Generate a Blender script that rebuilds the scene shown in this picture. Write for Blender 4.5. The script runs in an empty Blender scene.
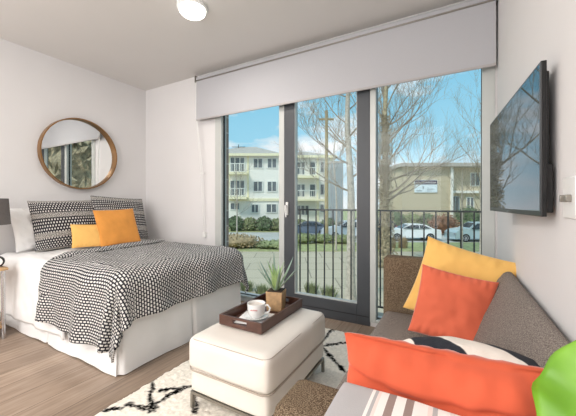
import bpy, bmesh, math, random
from mathutils import Vector, Matrix, noise
import colorsys
scene = bpy.context.scene
COL = scene.collection
PI = math.pi
rnd = random.Random(7)

# ------------------------------------------------------------------ helpers
def tag(o, label=None, cat=None, group=None, kind=None):
    if label: o['label'] = label
    if cat: o['category'] = cat
    if group: o['group'] = group
    if kind: o['kind'] = kind
    return o

def empty(name, loc=(0, 0, 0), rz=0, label=None, cat=None, group=None):
    o = bpy.data.objects.new(name, None); COL.objects.link(o)
    o.location = loc; o.rotation_euler = (0, 0, rz); o.empty_display_size = .05
    return tag(o, label, cat, group)

def obj(name, bm, mat, parent=None, smooth=True, bevel=0, seg=2, subsurf=0):
    me = bpy.data.meshes.new(name)
    bmesh.ops.recalc_face_normals(bm, faces=bm.faces)
    bm.to_mesh(me); bm.free()
    o = bpy.data.objects.new(name, me); COL.objects.link(o)
    if isinstance(mat, (list, tuple)):
        for m in mat: me.materials.append(m)
    else: me.materials.append(mat)
    if bevel:
        b = o.modifiers.new('bev', 'BEVEL'); b.width = bevel; b.segments = seg; b.limit_method = 'ANGLE'; b.angle_limit = .6
    if subsurf:
        s = o.modifiers.new('sub', 'SUBSURF'); s.levels = subsurf; s.render_levels = subsurf
    if smooth:
        for p in me.polygons: p.use_smooth = True
    if smooth and not subsurf:
        try: me.set_sharp_from_angle(angle=.7)
        except Exception: pass
    if parent: o.parent = parent
    return o

def B(): return bmesh.new()

def box(bm, x0, x1, y0, y1, z0, z1, mi=0):
    vs = [bm.verts.new((x, y, z)) for x in (x0, x1) for y in (y0, y1) for z in (z0, z1)]
    for f in ((0, 1, 3, 2), (4, 6, 7, 5), (0, 4, 5, 1), (2, 3, 7, 6), (0, 2, 6, 4), (1, 5, 7, 3)):
        fc = bm.faces.new([vs[i] for i in f]); fc.material_index = mi
    return bm

def bx(*a): return box(B(), *a)

def tube(bm, pts, rads, n=8, cap=True):
    """tube along points"""
    pts = [Vector(p) for p in pts]
    if not isinstance(rads, (list, tuple)): rads = [rads] * len(pts)
    rings = []
    t = (pts[1] - pts[0]).normalized()
    u = t.orthogonal().normalized()
    for i, p in enumerate(pts):
        if i < len(pts) - 1: t = (pts[i + 1] - p)
        if i > 0: t = t.normalized() + (p - pts[i - 1]).normalized()
        t = t.normalized()
        u = (u - t * u.dot(t)).normalized(); w = t.cross(u)
        rings.append([bm.verts.new(p + (u * math.cos(2 * PI * k / n) + w * math.sin(2 * PI * k / n)) * rads[i]) for k in range(n)])
    for a, b in zip(rings, rings[1:]):
        for k in range(n):
            bm.faces.new((a[k], a[(k + 1) % n], b[(k + 1) % n], b[k]))
    if cap and n > 2:
        bm.faces.new(rings[0][::-1]); bm.faces.new(rings[-1])
    return bm

def lathe(bm, prof, n=32, c=(0, 0, 0), axis='z', cap=True):
    c = Vector(c); rings = []
    for r, z in prof:
        ring = []
        for k in range(n):
            a = 2 * PI * k / n
            v = Vector((r * math.cos(a), r * math.sin(a), z))
            if axis == 'x': v = Vector((z, r * math.cos(a), r * math.sin(a)))
            if axis == 'y': v = Vector((r * math.cos(a), z, r * math.sin(a)))
            ring.append(bm.verts.new(c + v))
        rings.append(ring)
    for a, b in zip(rings, rings[1:]):
        for k in range(n):
            bm.faces.new((a[k], a[(k + 1) % n], b[(k + 1) % n], b[k]))
    if cap and prof[0][0] > 1e-5: bm.faces.new(rings[0][::-1])
    if cap and prof[-1][0] > 1e-5 and not (prof[0][0] < 1e-5): bm.faces.new(rings[-1])
    bmesh.ops.remove_doubles(bm, verts=bm.verts, dist=1e-6)
    return bm

def rbox(w, d, h, r, n=10, puff=0.0, cx=0, cy=0, z0=0, wr=0.0, seed=0):
    """rounded soft box (superellipsoid-like) built from a subdivided cube"""
    bm = B()
    bmesh.ops.create_cube(bm, size=2)
    bmesh.ops.subdivide_edges(bm, edges=bm.edges[:], cuts=n, use_grid_fill=True)
    for v in bm.verts:
        p = v.co.copy()
        hx, hy, hz = w / 2, d / 2, h / 2
        # concentrate samples near the edges
        q = Vector([math.copysign(1 - (1 - abs(c)) ** 1.6, c) for c in p])
        q = Vector((q.x * hx, q.y * hy, q.z * hz))
        inner = Vector((max(-hx + r, min(hx - r, q.x)), max(-hy + r, min(hy - r, q.y)), max(-hz + r, min(hz - r, q.z))))
        dd = q - inner
        if dd.length > 1e-9: q = inner + dd.normalized() * min(r, dd.length if dd.length < r else r)
        fx = 1 - (q.x / hx) ** 2; fy = 1 - (q.y / hy) ** 2; fz = 1 - (q.z / hz) ** 2
        q.z += math.copysign(puff, q.z) * max(0, fx) * max(0, fy) * (abs(q.z) / hz)
        q.x += math.copysign(puff * .4, q.x) * max(0, fz) * max(0, fy) * (abs(q.x) / hx)
        q.y += math.copysign(puff * .4, q.y) * max(0, fz) * max(0, fx) * (abs(q.y) / hy)
        if wr: q += Vector([wr * noise.noise(q * 7 + Vector((seed + k * 9, 0, 0))) for k in range(3)])
        v.co = q + Vector((cx, cy, z0 + hz))
    return bm

# ------------------------------------------------------------------ materials
def srgb(r, g, b):
    f = lambda c: (c / 255 / 12.92) if c / 255 <= .04045 else ((c / 255 + .055) / 1.055) ** 2.4
    return (f(r), f(g), f(b), 1)

class NT:
    def __init__(s, name):
        s.m = bpy.data.materials.new(name); s.m.use_nodes = True
        s.t = s.m.node_tree; s.b = s.t.nodes['Principled BSDF']; s.out = s.t.nodes['Material Output']
    def n(s, ty, **k):
        nd = s.t.nodes.new(ty)
        for a, v in k.items():
            if a in nd.inputs: nd.inputs[a].default_value = v
            else: setattr(nd, a, v)
        return nd
    def l(s, a, b): s.t.links.new(a, b)
    def coord(s, kind='Object', scale=(1, 1, 1), rot=(0, 0, 0)):
        c = s.n('ShaderNodeTexCoord'); mp = s.n('ShaderNodeMapping')
        mp.inputs['Scale'].default_value = scale; mp.inputs['Rotation'].default_value = rot
        s.l(c.outputs[kind], mp.inputs['Vector']); return mp.outputs['Vector']
    def ramp(s, fac, stops, interp='LINEAR'):
        r = s.n('ShaderNodeValToRGB'); r.color_ramp.interpolation = interp
        e = r.color_ramp.elements
        while len(e) < len(stops): e.new(.5)
        for el, (p, c) in zip(e, stops): el.position = p; el.color = c
        s.l(fac, r.inputs['Fac']); return r.outputs['Color']
    def noise(s, vec, scale=5, detail=3, rough=.5):
        nn = s.n('ShaderNodeTexNoise'); nn.inputs['Scale'].default_value = scale
        nn.inputs['Detail'].default_value = detail; nn.inputs['Roughness'].default_value = rough
        s.l(vec, nn.inputs['Vector']); return nn.outputs['Fac']
    def bump(s, h, strength=.3, dist=.01):
        b = s.n('ShaderNodeBump'); b.inputs['Strength'].default_value = strength; b.inputs['Distance'].default_value = dist
        s.l(h, b.inputs['Height']); s.l(b.outputs['Normal'], s.b.inputs['Normal'])

def mat(name, c, rough=.6, metal=0, var=.06, scale=6, bump=0, bscale=60, spec=None, sheen=0, bdist=.005):
    t = NT(name); v = t.coord()
    c = srgb(*c)
    lo = tuple(max(0, x * (1 - var)) for x in c[:3]) + (1,); hi = tuple(min(1, x * (1 + var)) for x in c[:3]) + (1,)
    t.l(t.ramp(t.noise(v, scale), [(.3, lo), (.7, hi)]), t.b.inputs['Base Color'])
    t.b.inputs['Roughness'].default_value = rough; t.b.inputs['Metallic'].default_value = metal
    if spec is not None: t.b.inputs['Specular IOR Level'].default_value = spec
    if sheen: t.b.inputs['Sheen Weight'].default_value = sheen; t.b.inputs['Sheen Roughness'].default_value = .4
    if bump: t.bump(t.noise(v, bscale, 2), bump, bdist)
    return t.m

def tweed(name, cols, scale=220, rough=.9):
    t = NT(name); v = t.coord()
    st = [(.36 + .28 * i / (len(cols) - 1), srgb(*c)) for i, c in enumerate(cols)]
    f = t.noise(v, scale, 1.5, .6)
    t.l(t.ramp(f, st), t.b.inputs['Base Color']); t.b.inputs['Roughness'].default_value = rough
    t.b.inputs['Specular IOR Level'].default_value = .15
    t.bump(f, .5, .002); return t.m

M = {}
M['wall'] = mat('wall_paint', (226, 224, 224), .75, var=.015, scale=2, spec=.2)
M['ceil'] = mat('ceiling_paint', (224, 221, 218), .85, var=.01, scale=2, spec=.1)
M['frame'] = mat('light_aluminium', (196, 199, 196), .4, .1, var=.02)
M['dark'] = mat('charcoal_door_frame', (68, 71, 76), .45, 0, var=.04)
M['black'] = mat('black_plastic', (18, 18, 20), .3, var=.05)
M['blind'] = mat('blind_fabric', (186, 186, 190), .9, var=.012, scale=90, spec=.1)
M['blindbar'] = mat('blind_bar', (178, 174, 174), .5, var=.02)
M['white'] = mat('white_cotton', (240, 239, 238), .85, var=.015, bump=.15, bscale=25, spec=.15)
M['whiteplastic'] = mat('white_plastic', (238, 238, 236), .35, var=.01)
M['china'] = mat('white_china', (240, 240, 238), .15, var=.01)
M['chrome'] = mat('chrome', (200, 200, 202), .2, .9, var=.02)
M['steel'] = mat('brushed_steel', (150, 146, 138), .35, .9, var=.05)
M['leather'] = mat('cream_leather', (226, 219, 210), .5, var=.03, bump=.12, bscale=120, bdist=.002)
M['seam'] = mat('taupe_piping', (170, 158, 145), .7)
M['brass'] = mat('aged_brass', (150, 112, 70), .35, .6, var=.12, scale=8)
M['tray'] = mat('dark_walnut', (84, 56, 46), .35, var=.25, scale=14)
M['pot'] = mat('pale_wood', (186, 152, 112), .6, var=.22, scale=30, bump=.3, bscale=40)
M['soil'] = mat('soil', (60, 48, 38), .9, var=.3, scale=60)
M['yellow'] = mat('mustard_velvet', (236, 188, 108), .8, var=.08, scale=5, sheen=.5, spec=.1, bump=.12, bscale=14, bdist=.02)
M['yellow2'] = mat('pale_mustard_velvet', (244, 192, 112), .8, var=.05, scale=5, sheen=.3, spec=.1)
M['orange'] = mat('amber_velvet', (222, 152, 76), .8, var=.09, scale=7, sheen=.3, spec=.1, bump=.1, bscale=14, bdist=.02)
M['coral'] = mat('coral_velvet', (218, 108, 80), .8, var=.10, scale=4, sheen=.5, spec=.1, bump=.1, bscale=12, bdist=.02)
M['coral2'] = mat('coral_velvet_deep', (206, 94, 66), .8, var=.13, scale=6, sheen=.45, spec=.1, bump=.15, bscale=9, bdist=.03)
M['grey_pillow'] = mat('grey_lampshade', (110, 105, 103), .9, var=.06, scale=60)
M['rope'] = mat('rattan', (166, 134, 100), .8, var=.3, scale=50, bump=.4, bscale=80)
M['sofa'] = tweed('sofa_tweed', [(100, 91, 86), (132, 122, 115), (160, 150, 142)], 300)
M['sofa_arm'] = tweed('sofa_arm_tweed', [(58, 44, 34), (106, 88, 70), (150, 134, 112)], 420)

def wood_floor():
    t = NT('oak_plank_floor')
    v = t.coord('Object', rot=(0, 0, PI / 2))
    br = t.n('ShaderNodeTexBrick'); t.l(v, br.inputs['Vector'])
    br.inputs['Scale'].default_value = 1; br.inputs['Brick Width'].default_value = 1.6; br.inputs['Row Height'].default_value = .19
    br.inputs['Mortar Size'].default_value = .0022; br.offset = .37
    br.inputs['Color1'].default_value = (0, 0, 0, 1); br.inputs['Color2'].default_value = (1, 1, 1, 1); br.inputs['Mortar'].default_value = (.3, .3, .3, 1)
    v2 = t.coord('Object', scale=(14, 1.1, 1))
    gr = t.noise(v2, 3, 5, .6)
    c1 = t.ramp(gr, [(.25, srgb(142, 122, 106)), (.5, srgb(170, 149, 131)), (.8, srgb(194, 175, 157))])
    mx = t.n('ShaderNodeMixRGB', blend_type='MULTIPLY'); mx.inputs[0].default_value = 1
    tone = t.ramp(br.outputs['Color'], [(0, (.62, .60, .58, 1)), (1, (1.0, 1.0, 1.0, 1))])
    t.l(c1, mx.inputs[1]); t.l(tone, mx.inputs[2])
    mo = t.n('ShaderNodeMixRGB'); t.l(br.outputs['Fac'], mo.inputs[0]); t.l(mx.outputs[0], mo.inputs[1]); mo.inputs[2].default_value = srgb(96, 80, 68)
    t.l(mo.outputs[0], t.b.inputs['Base Color']); t.b.inputs['Roughness'].default_value = .42
    t.b.inputs['Specular IOR Level'].default_value = .35
    t.bump(gr, .05, .003); return t.m
M['floor'] = wood_floor()

def woven(name, su, sv, dark=(34, 34, 38), light=(226, 224, 220), mort=.3, band=False):
    """black and white woven dashes laid out on the cloth's own UVs (metres)"""
    t = NT(name); v = t.coord('UV')
    br = t.n('ShaderNodeTexBrick'); t.l(v, br.inputs['Vector'])
    br.inputs['Scale'].default_value = 1; br.inputs['Brick Width'].default_value = su; br.inputs['Row Height'].default_value = sv
    br.inputs['Mortar Size'].default_value = min(su, sv) * mort; br.inputs['Mortar Smooth'].default_value = .25; br.offset = .5
    br.inputs['Color1'].default_value = srgb(*light); br.inputs['Color2'].default_value = srgb(*[c - 16 for c in light]); br.inputs['Mortar'].default_value = srgb(*dark)
    if band:
        sep = t.n('ShaderNodeSeparateXYZ'); t.l(v, sep.inputs[0])
        wv = t.n('ShaderNodeMath', operation='PINGPONG'); wv.inputs[1].default_value = .085; t.l(sep.outputs[1], wv.inputs[0])
        fac = t.ramp(wv.outputs[0], [(.0, (1, 1, 1, 1)), (.018, (1, 1, 1, 1)), (.026, (0, 0, 0, 1))])
        mx = t.n('ShaderNodeMixRGB'); t.l(fac, mx.inputs[0]); t.l(br.outputs['Color'], mx.inputs[1])
        n = t.noise(v, 160, 1); c2 = t.ramp(n, [(.44, srgb(80, 78, 78)), (.56, srgb(206, 202, 196))]); t.l(c2, mx.inputs[2])
        t.l(mx.outputs[0], t.b.inputs['Base Color'])
    else: t.l(br.outputs['Color'], t.b.inputs['Base Color'])
    t.b.inputs['Roughness'].default_value = .95; t.b.inputs['Specular IOR Level'].default_value = .1
    t.bump(br.outputs['Fac'], .25, .003); return t.m
M['throw'] = woven('black_white_weave', .027, .019, dark=(48,48,54), mort=.26)
M['sham'] = woven('black_white_sham', .022, .026, dark=(48,48,54), mort=.30, band=True)

def stripes():
    t = NT('striped_blanket'); v = t.coord('Object')
    sep = t.n('ShaderNodeSeparateXYZ'); t.l(v, sep.inputs[0])
    mp = t.n('ShaderNodeMapRange'); mp.inputs['From Min'].default_value = -.30; mp.inputs['From Max'].default_value = .30
    t.l(sep.outputs[0], mp.inputs['Value'])
    G = srgb(178, 175, 176); W = srgb(238, 232, 228); P_ = srgb(234, 216, 210); Br = srgb(150, 130, 124)
    st = [(0, G), (.20, W), (.212, G), (.225, P_), (.235, W), (.262, Br), (.29, W), (.325, Br), (.355, W), (.40, P_), (.415, G), (.43, W), (.47, P_), (.485, W), (.53, Br), (.56, W), (.595, Br), (.625, W), (.66, P_), (.68, G), (.80, W)]
    c = t.ramp(mp.outputs[0], st, 'CONSTANT')
    t.l(c, t.b.inputs['Base Color']); t.b.inputs['Roughness'].default_value = .95
    t.bump(t.noise(v, 300, 1), .3, .002); return t.m
M['stripes'] = stripes()

def bw_pillow():
    t = NT('tufted_black_cream'); v = t.coord('UV')
    w = t.n('ShaderNodeTexWave', wave_type='BANDS'); w.bands_direction = 'DIAGONAL'
    w.inputs['Scale'].default_value = 2.3; w.inputs['Distortion'].default_value = 1.6; w.inputs['Detail'].default_value = 0; w.inputs['Detail Scale'].default_value = .6; w.inputs['Phase Offset'].default_value = 1.2
    t.l(v, w.inputs['Vector'])
    c = t.ramp(w.outputs['Fac'], [(.47, srgb(240, 230, 220)), (.53, srgb(42, 44, 52))])
    t.l(c, t.b.inputs['Base Color']); t.b.inputs['Roughness'].default_value = .95
    t.bump(t.noise(t.coord(), 200, 1), .5, .003); return t.m
M['bw'] = bw_pillow()
M['cream'] = mat('cream_linen', (226, 214, 204), .95, var=.04, scale=80)

def glass():
    t = NT('window_glass'); t.t.nodes.remove(t.b)
    tr = t.n('ShaderNodeBsdfTransparent'); tr.inputs[0].default_value = (.97, .985, .98, 1)
    gl = t.n('ShaderNodeBsdfGlossy'); gl.inputs['Roughness'].default_value = 0
    mx = t.n('ShaderNodeMixShader'); mx.inputs[0].default_value = .014
    t.l(tr.outputs[0], mx.inputs[1]); t.l(gl.outputs[0], mx.inputs[2]); t.l(mx.outputs[0], t.out.inputs[0]); return t.m
M['glass'] = glass()
def mirror():
    t = NT('mirror_glass'); t.b.inputs['Base Color'].default_value = (.86, .88, .87, 1); t.b.inputs['Metallic'].default_value = 1; t.b.inputs['Roughness'].default_value = .01
    return t.m
M['mirror'] = mirror()
def tvscreen():
    t = NT('tv_screen'); t.t.nodes.remove(t.b)
    d = t.n('ShaderNodeBsdfDiffuse'); d.inputs[0].default_value = (.012, .013, .015, 1)
    g = t.n('ShaderNodeBsdfGlossy'); g.inputs['Roughness'].default_value = .02; g.inputs[0].default_value = (.9, .95, 1, 1)
    f = t.n('ShaderNodeFresnel'); f.inputs['IOR'].default_value = 2.6
    mx = t.n('ShaderNodeMixShader'); t.l(f.outputs[0], mx.inputs[0]); t.l(d.outputs[0], mx.inputs[1]); t.l(g.outputs[0], mx.inputs[2])
    t.l(mx.outputs[0], t.out.inputs[0]); return t.m
M['tv'] = tvscreen()
def emit(name, c, s):
    t = NT(name); t.b.inputs['Base Color'].default_value = c; t.b.inputs['Emission Color'].default_value = c; t.b.inputs['Emission Strength'].default_value = s; return t.m
M['lamp'] = emit('lamp_diffuser', (1, .96, .88, 1), 3.5)

# ------------------------------------------------------------------ camera
CAMH = 1.15; YAW = math.radians(29.1)
cam = bpy.data.cameras.new('camera'); cam.sensor_width = 36; cam.lens = 18.75; cam.shift_y = -5 / 576; cam.clip_start = .02; cam.clip_end = 500
co = bpy.data.objects.new('camera', cam); COL.objects.link(co); co.location = (0, 0, CAMH); co.rotation_euler = (PI / 2, 0, YAW)
scene.camera = co
CF = Vector((-math.sin(YAW), math.cos(YAW), 0)); CR = Vector((math.cos(YAW), math.sin(YAW), 0))
def street(r, f, z=0):
    """street frame: r metres along the street, f metres out from the room"""
    p = CR * r + CF * f; return Vector((p.x, p.y, z))

# ------------------------------------------------------------------ room shell
XL, XR, YW, YB, ZC = -3.95, .285, 2.82, -3.2, 2.79
def struct(name, bm, m, **k):
    o = obj(name, bm, m, smooth=False, **k); o['kind'] = 'structure'; return o
struct('floor', bx(XL - .2, XR + .2, YB - .2, YW + .2, -.12, 0), M['floor'])
struct('ceiling', bx(XL - .2, XR + .2, YB - .2, YW + .2, ZC, ZC + .2), M['ceil'])
struct('wall_left', bx(XL - .2, XL, YB, YW + .2, 0, ZC), M['wall'])
struct('wall_right', bx(XR, XR + .2, YB, YW + .2, 0, ZC), M['wall'])
struct('wall_rear', bx(XL, XR, YB - .2, YB, 0, ZC), M['wall'])
GX0, GX1, GT, GB = -2.60, .272, 2.46, .04
wb = B()
box(wb, XL, GX0, YW, YW + .2, 0, ZC); box(wb, GX1, XR, YW, YW + .2, 0, ZC)
box(wb, GX0, GX1, YW, YW + .2, GT, ZC); box(wb, GX0, -1.61, YW, YW + .2, 0, GB); box(wb, -.69, GX1, YW, YW + .2, 0, GB)
struct('wall_back', wb, M['wall'])

def frame_bm(x0, x1, z0, z1, y0, y1, l, r, t, b):
    bm = B(); box(bm, x0, x0 + l, y0, y1, z0, z1); box(bm, x1 - r, x1, y0, y1, z0, z1)
    box(bm, x0 + l, x1 - r, y0, y1, z1 - t, z1); box(bm, x0 + l, x1 - r, y0, y1, z0, z0 + b); return bm
# left fixed window
w1 = struct('window_1', frame_bm(GX0, -1.612, GB, GT, YW - .01, YW + .08, .10, .066, .06, .03), M['frame'], bevel=.004)
obj('gasket', frame_bm(-2.503, -1.676, .068, GT - .055, YW + .028, YW + .050, .016, .006, .01, .01), M['black'], w1, smooth=False)
obj('glass', bx(-2.50, -1.678, YW + .035, YW + .045, .07, GT - .06), M['glass'], w1, smooth=False)
# balcony door
d1 = struct('door_1', frame_bm(-1.612, -.692, 0, GT, YW - .012, YW + .07, .124, .122, .06, .19), M['dark'], bevel=.004)
obj('door_seal', frame_bm(-1.489, -.813, .188, GT - .058, YW - .002, YW + .05, .007, .007, .01, .012), M['frame'], d1, smooth=False)
gr = B(); box(gr, -1.60, -.70, YW - .0135, YW - .0115, .083, .089); obj('threshold_groove', gr, M['black'], d1, smooth=False)
obj('glass', bx(-1.485, -.817, YW + .025, YW + .035, .195, GT - .065), M['glass'], d1, smooth=False)
hb = B(); box(hb, -1.586, -1.558, YW - .022, YW - .012, 1.02, 1.16); tube(hb, [(-1.572, YW - .02, 1.12), (-1.572, YW - .055, 1.12)], .009); tube(hb, [(-1.572, YW - .055, 1.125), (-1.570, YW - .058, 1.06), (-1.565, YW - .055, 1.0)], [.010, .009, .007])
h = obj('door_handle', hb, M['whiteplastic'], d1); h['label'] = 'white lever handle on the charcoal door'
# right fixed window
w2 = struct('window_2', frame_bm(-.692, GX1, GB, GT, YW - .01, YW + .08, .055, .085, .06, .03), M['frame'], bevel=.004)
obj('gasket', frame_bm(-.638, .189, .068, GT - .055, YW + .028, YW + .050, .005, .006, .01, .01), M['black'], w2, smooth=False)
obj('glass', bx(-.635, .187, YW + .035, YW + .045, .07, GT - .06), M['glass'], w2, smooth=False)
struct('baseboard_left', bx(XL, XL + .012, YB, YW, 0, .09), M['whiteplastic'], bevel=.003)
struct('baseboard_right', bx(XR - .012, XR, YB, YW, 0, .09), M['whiteplastic'], bevel=.003)

# ------------------------------------------------------------------ roller blind
rb = empty('roller_blind', (-1.29, 2.75, 2.2), 0, 'long light grey roller blind pulled partway down over the windows', 'blind')
def lb(bm): bmesh.ops.translate(bm, verts=bm.verts, vec=(1.29, -2.75, -2.2)); return bm
obj('fabric', lb(bx(-2.845, .27, 2.738, 2.741, 2.20, 2.69)), M['blind'], rb, smooth=False)
obj('bottom_bar', lb(bx(-2.845, .27, 2.732, 2.747, 2.185, 2.207)), M['blindbar'], rb, bevel=.004)
obj('roller', lb(lathe(B(), [(.03, -2.85), (.03, .27)], 20, (0, 2.765, 2.712), 'x')), M['blind'], rb)
obj('cassette', lb(bx(-2.86, .28, 2.80, 2.819, 2.66, 2.775)), M['frame'], rb, smooth=False)
obj('fascia_rod', lb(lathe(B(), [(.007, -2.86), (.007, .27)], 10, (0, 2.733, 2.684), 'x')), M['steel'], rb)
obj('bracket', lb(bx(-2.868, -2.858, 2.73, 2.819, 2.67, 2.755)), M['steel'], rb, bevel=.002)
obj('bracket', lb(bx(.272, .282, 2.73, 2.819, 2.67, 2.755)), M['steel'], rb, bevel=.002)
ch = B(); tube(ch, [(-2.855, 2.745, 2.70), (-2.85, 2.745, 2.25), (-2.76, 2.76, 1.52), (-2.755, 2.80, .75)], .003, 6)
tube(ch, [(-2.862, 2.745, 2.70), (-2.86, 2.745, 2.25), (-2.785, 2.76, 1.52), (-2.78, 2.80, .75)], .003, 6)
box(ch, -2.792, -2.75, 2.755, 2.768, 1.515, 1.535); box(ch, -2.79, -2.745, 2.79, 2.815, .72, .78)
obj('pull_chain', lb(ch), M['whiteplastic'], rb)

# ------------------------------------------------------------------ ceiling lights
def ceiling_light(x, y, label, power):
    e = empty('ceiling_light', (x, y, ZC), 0, label, 'ceiling light', None)
    obj('trim_ring', lathe(B(), [(.0, 0), (.125, 0), (.125, -.02), (.112, -.03), (.10, -.022), (.0, -.022)], 40), M['whiteplastic'], e)
    obj('diffuser', lathe(B(), [(.0, -.024), (.106, -.024), (.104, -.05), (.09, -.064), (.0, -.068)], 40), M['lamp'], e)
    L = bpy.data.lights.new('downlight', 'AREA'); L.shape = 'DISK'; L.size = .2; L.energy = power; L.color = (1, .95, .88)
    lo = bpy.data.objects.new('downlight', L); COL.objects.link(lo); lo.parent = e; lo.location = (0, 0, -.075); return e
ceiling_light(-1.915, 1.80, 'round white flush ceiling light glowing above the bed', 14)
ceiling_light(-1.9, -1.2, 'added round white ceiling light, unseen in the rear of the room', 30)  # added fill lamp behind the view, built as a fixture

def area(name, loc, rot, sx, sy, e, c=(1, 1, 1)):
    L = bpy.data.lights.new(name, 'AREA'); L.shape = 'RECTANGLE'; L.size = sx; L.size_y = sy; L.energy = e; L.color = c
    o = bpy.data.objects.new(name, L); COL.objects.link(o); o.location = loc; o.rotation_euler = rot; return o
# added fill lights, unseen in the rear of the room, to brighten it
area('rear_fill', (-1.9, -1.6, 2.7), (math.radians(28), 0, 0), 3.4, 2.2, 74, (1, .995, .99))
area('rear_fill', (-2.0, -2.6, 1.5), (math.radians(86), 0, 0), 3.4, 2.0, 58, (1, .995, .99))
area('ceiling_fill', (-1.9, -1.9, 1.5), (PI, 0, 0), 3.2, 2.0, 75, (1, .995, .99))

# ------------------------------------------------------------------ mirror
mr = empty('round_mirror', (XL, 1.935, 1.735), 0, 'large round wall mirror with thin bronze wooden rim above the bed', 'mirror')
obj('rim', lathe(B(), [(.405, .001), (.42, .001), (.42, .07), (.408, .07), (.405, .02), (.405, .001)], 72, axis='x', cap=False), M['brass'], mr)
obj('mirror_glass', lathe(B(), [(.0, .02), (.407, .02)], 72, axis='x'), M['mirror'], mr)
obj('back_panel', lathe(B(), [(.0, .012), (.40, .012), (.40, .002), (0, .002)], 48, axis='x'), M['brass'], mr)

# ------------------------------------------------------------------ bed
BX0, BX1, BY0, BY1, BZ = -3.865, -1.95, 1.20, 2.46, .63
bed = empty('bed', ((BX0 + BX1) / 2, (BY0 + BY1) / 2, 0), 0, 'double bed with white mattress and white bed skirt under the window', 'bed')
bc = Vector(((BX0 + BX1) / 2, (BY0 + BY1) / 2, 0))
def skirt():
    bm = B(); pts = []
    def run(a, b, n):
        a = Vector(a); b = Vector(b); d = (b - a); L = d.length; t = d.normalized(); nn = Vector((t.y, -t.x))
        for i in range(n):
            f = i / n; s = f * L
            amp = .002 * math.sin(s * 11 + 1) + .001 * math.sin(s * 29)
            pl = -.022 * math.exp(-((s - L / 2) / .012) ** 2) - .03 * math.exp(-(s / .014) ** 2)
            pts.append((a + t * s, nn, amp, pl, s))
    x0, x1, y0, y1 = BX0, BX1 + .01, BY0 - .01, BY1 + .01
    run((x0, y0), (x1, y0), 200); run((x1, y0), (x1, y1), 140); run((x1, y1), (x0, y1), 60); run((x0, y1), (x0, y0), 30)
    zs = [.005, .1, .2, .3, .4, .45]
    rings = []
    for z in zs:
        k = 1 - z / .45
        rings.append([bm.verts.new((p.x - bc.x + nn.x * (a * (.4 + 1.6 * k) + pl * (.3 + k) + .018 * k), p.y - bc.y + nn.y * (a * (.4 + 1.6 * k) + pl * (.3 + k) + .018 * k), z + (.003 * math.sin(s * 9) + .003 if z < .05 else 0))) for p, nn, a, pl, s in pts])
    n = len(pts)
    for a, b in zip(rings, rings[1:]):
        for k in range(n): bm.faces.new((a[k], a[(k + 1) % n], b[(k + 1) % n], b[k]))
    return bm
obj('bed_skirt', skirt(), M['white'], bed)
obj('mattress', rbox(BX1 - BX0 - .02, BY1 - BY0 - .02, .30, .06, 10, 0, 0, 0, BZ - .31), M['white'], bed)
obj('box_base', bx(BX0 - bc.x + .03, BX1 - bc.x - .03, BY0 - bc.y + .03, BY1 - bc.y - .03, .05, BZ - .3), M['white'], bed)

def drape(name, mt, a0, a1, b0, b1, z, r=.05, step=.02, flare=.03, fold=.02, wr=.006, seed=0, thick=.012, ex=0, edge=None, sub=0, fk=15):
    """cloth laid over the bed: cloth coords (a,b) = room x,y; anything beyond the bed edge hangs down"""
    bm = B(); uvl = bm.loops.layers.uv.new('UVMap')
    na = int((a1 - a0) / step); nb = int((b1 - b0) / step)
    X0, X1, Y0, Y1 = BX0 - ex, BX1 + ex, BY0 - ex, BY1 + ex
    g = []; uvs = {}
    for i in range(na + 1):
        row = []
        for j in range(nb + 1):
            a = a0 + (a1 - a0) * i / na; b = b0 + (b1 - b0) * j / nb
            if edge: a, b = edge(a, b, i / na, j / nb)
            ox = max(0, a - (X1 - r)) ; oy = (b - (Y1 - r)) if b > Y1 - r else ((b - (Y0 + r)) if b < Y0 + r else 0)
            d = math.hypot(ox, oy)
            px = min(a, X1 - r); py = min(max(b, Y0 + r), Y1 - r)
            n = wr * noise.noise(Vector((a * 5, b * 5, seed))) + wr * .5 * noise.noise(Vector((a * 13, b * 13, seed)))
            if d == 0: p = Vector((px, py, z + n * 1.6))
            else:
                dx, dy = ox / d, oy / d
                if d < r * PI / 2: out = r * math.sin(d / r); dn = r * (1 - math.cos(d / r))
                else: out = r; dn = r + d - r * PI / 2
                k = min(1, max(0, dn / .45))
                tang = (a if abs(dy) > abs(dx) else b)
                ang = math.atan2(dy, dx)
                s = tang * fk + ang * 5 + seed
                out += flare * k + fold * k * (math.sin(s) + .5 * math.sin(s * 1.9 + 1)) + n
                p = Vector((px + dx * out, py + dy * out, max(.012, z - dn)))
            v = bm.verts.new(p); uvs[v] = (a, b); row.append(v)
        g.append(row)
    for i in range(na):
        for j in range(nb):
            f = bm.faces.new((g[i][j], g[i + 1][j], g[i + 1][j + 1], g[i][j + 1]))
            for lp in f.loops: lp[uvl].uv = uvs[lp.vert]
    # base of the thing at its centre
    o = obj(name, bm, mt)
    so = o.modifiers.new('s', 'SOLIDIFY'); so.thickness = thick; so.offset = 1
    return o
dv = drape('duvet', M['white'], -3.88, -2.55, BY0 - .50, BY1 + .22, BZ + .012, r=.07, flare=.02, fold=.010, wr=.012, seed=3, thick=.02, ex=.015)
tag(dv, 'plain white duvet on the bed between the pillows and the patterned throw', 'duvet')
def bed_edge(a, b, i, j):
    if i < .12: a += .35 * (j - .35) * -(1 - i / .12) * .8
    return a, b + .03 * math.sin(a * 4 + 1) * (1 if j < .1 else 0)
th = drape('throw_blanket', M['throw'], -2.96, BX1 + .31, BY0 - .45, BY1 + .30, BZ + .05, r=.10, step=.015, flare=.05, fold=.024, wr=.014, seed=1.5, thick=.014, ex=.04, edge=bed_edge, fk=13)
tag(th, 'black and white woven throw blanket spread over the foot of the bed', 'blanket')
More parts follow.
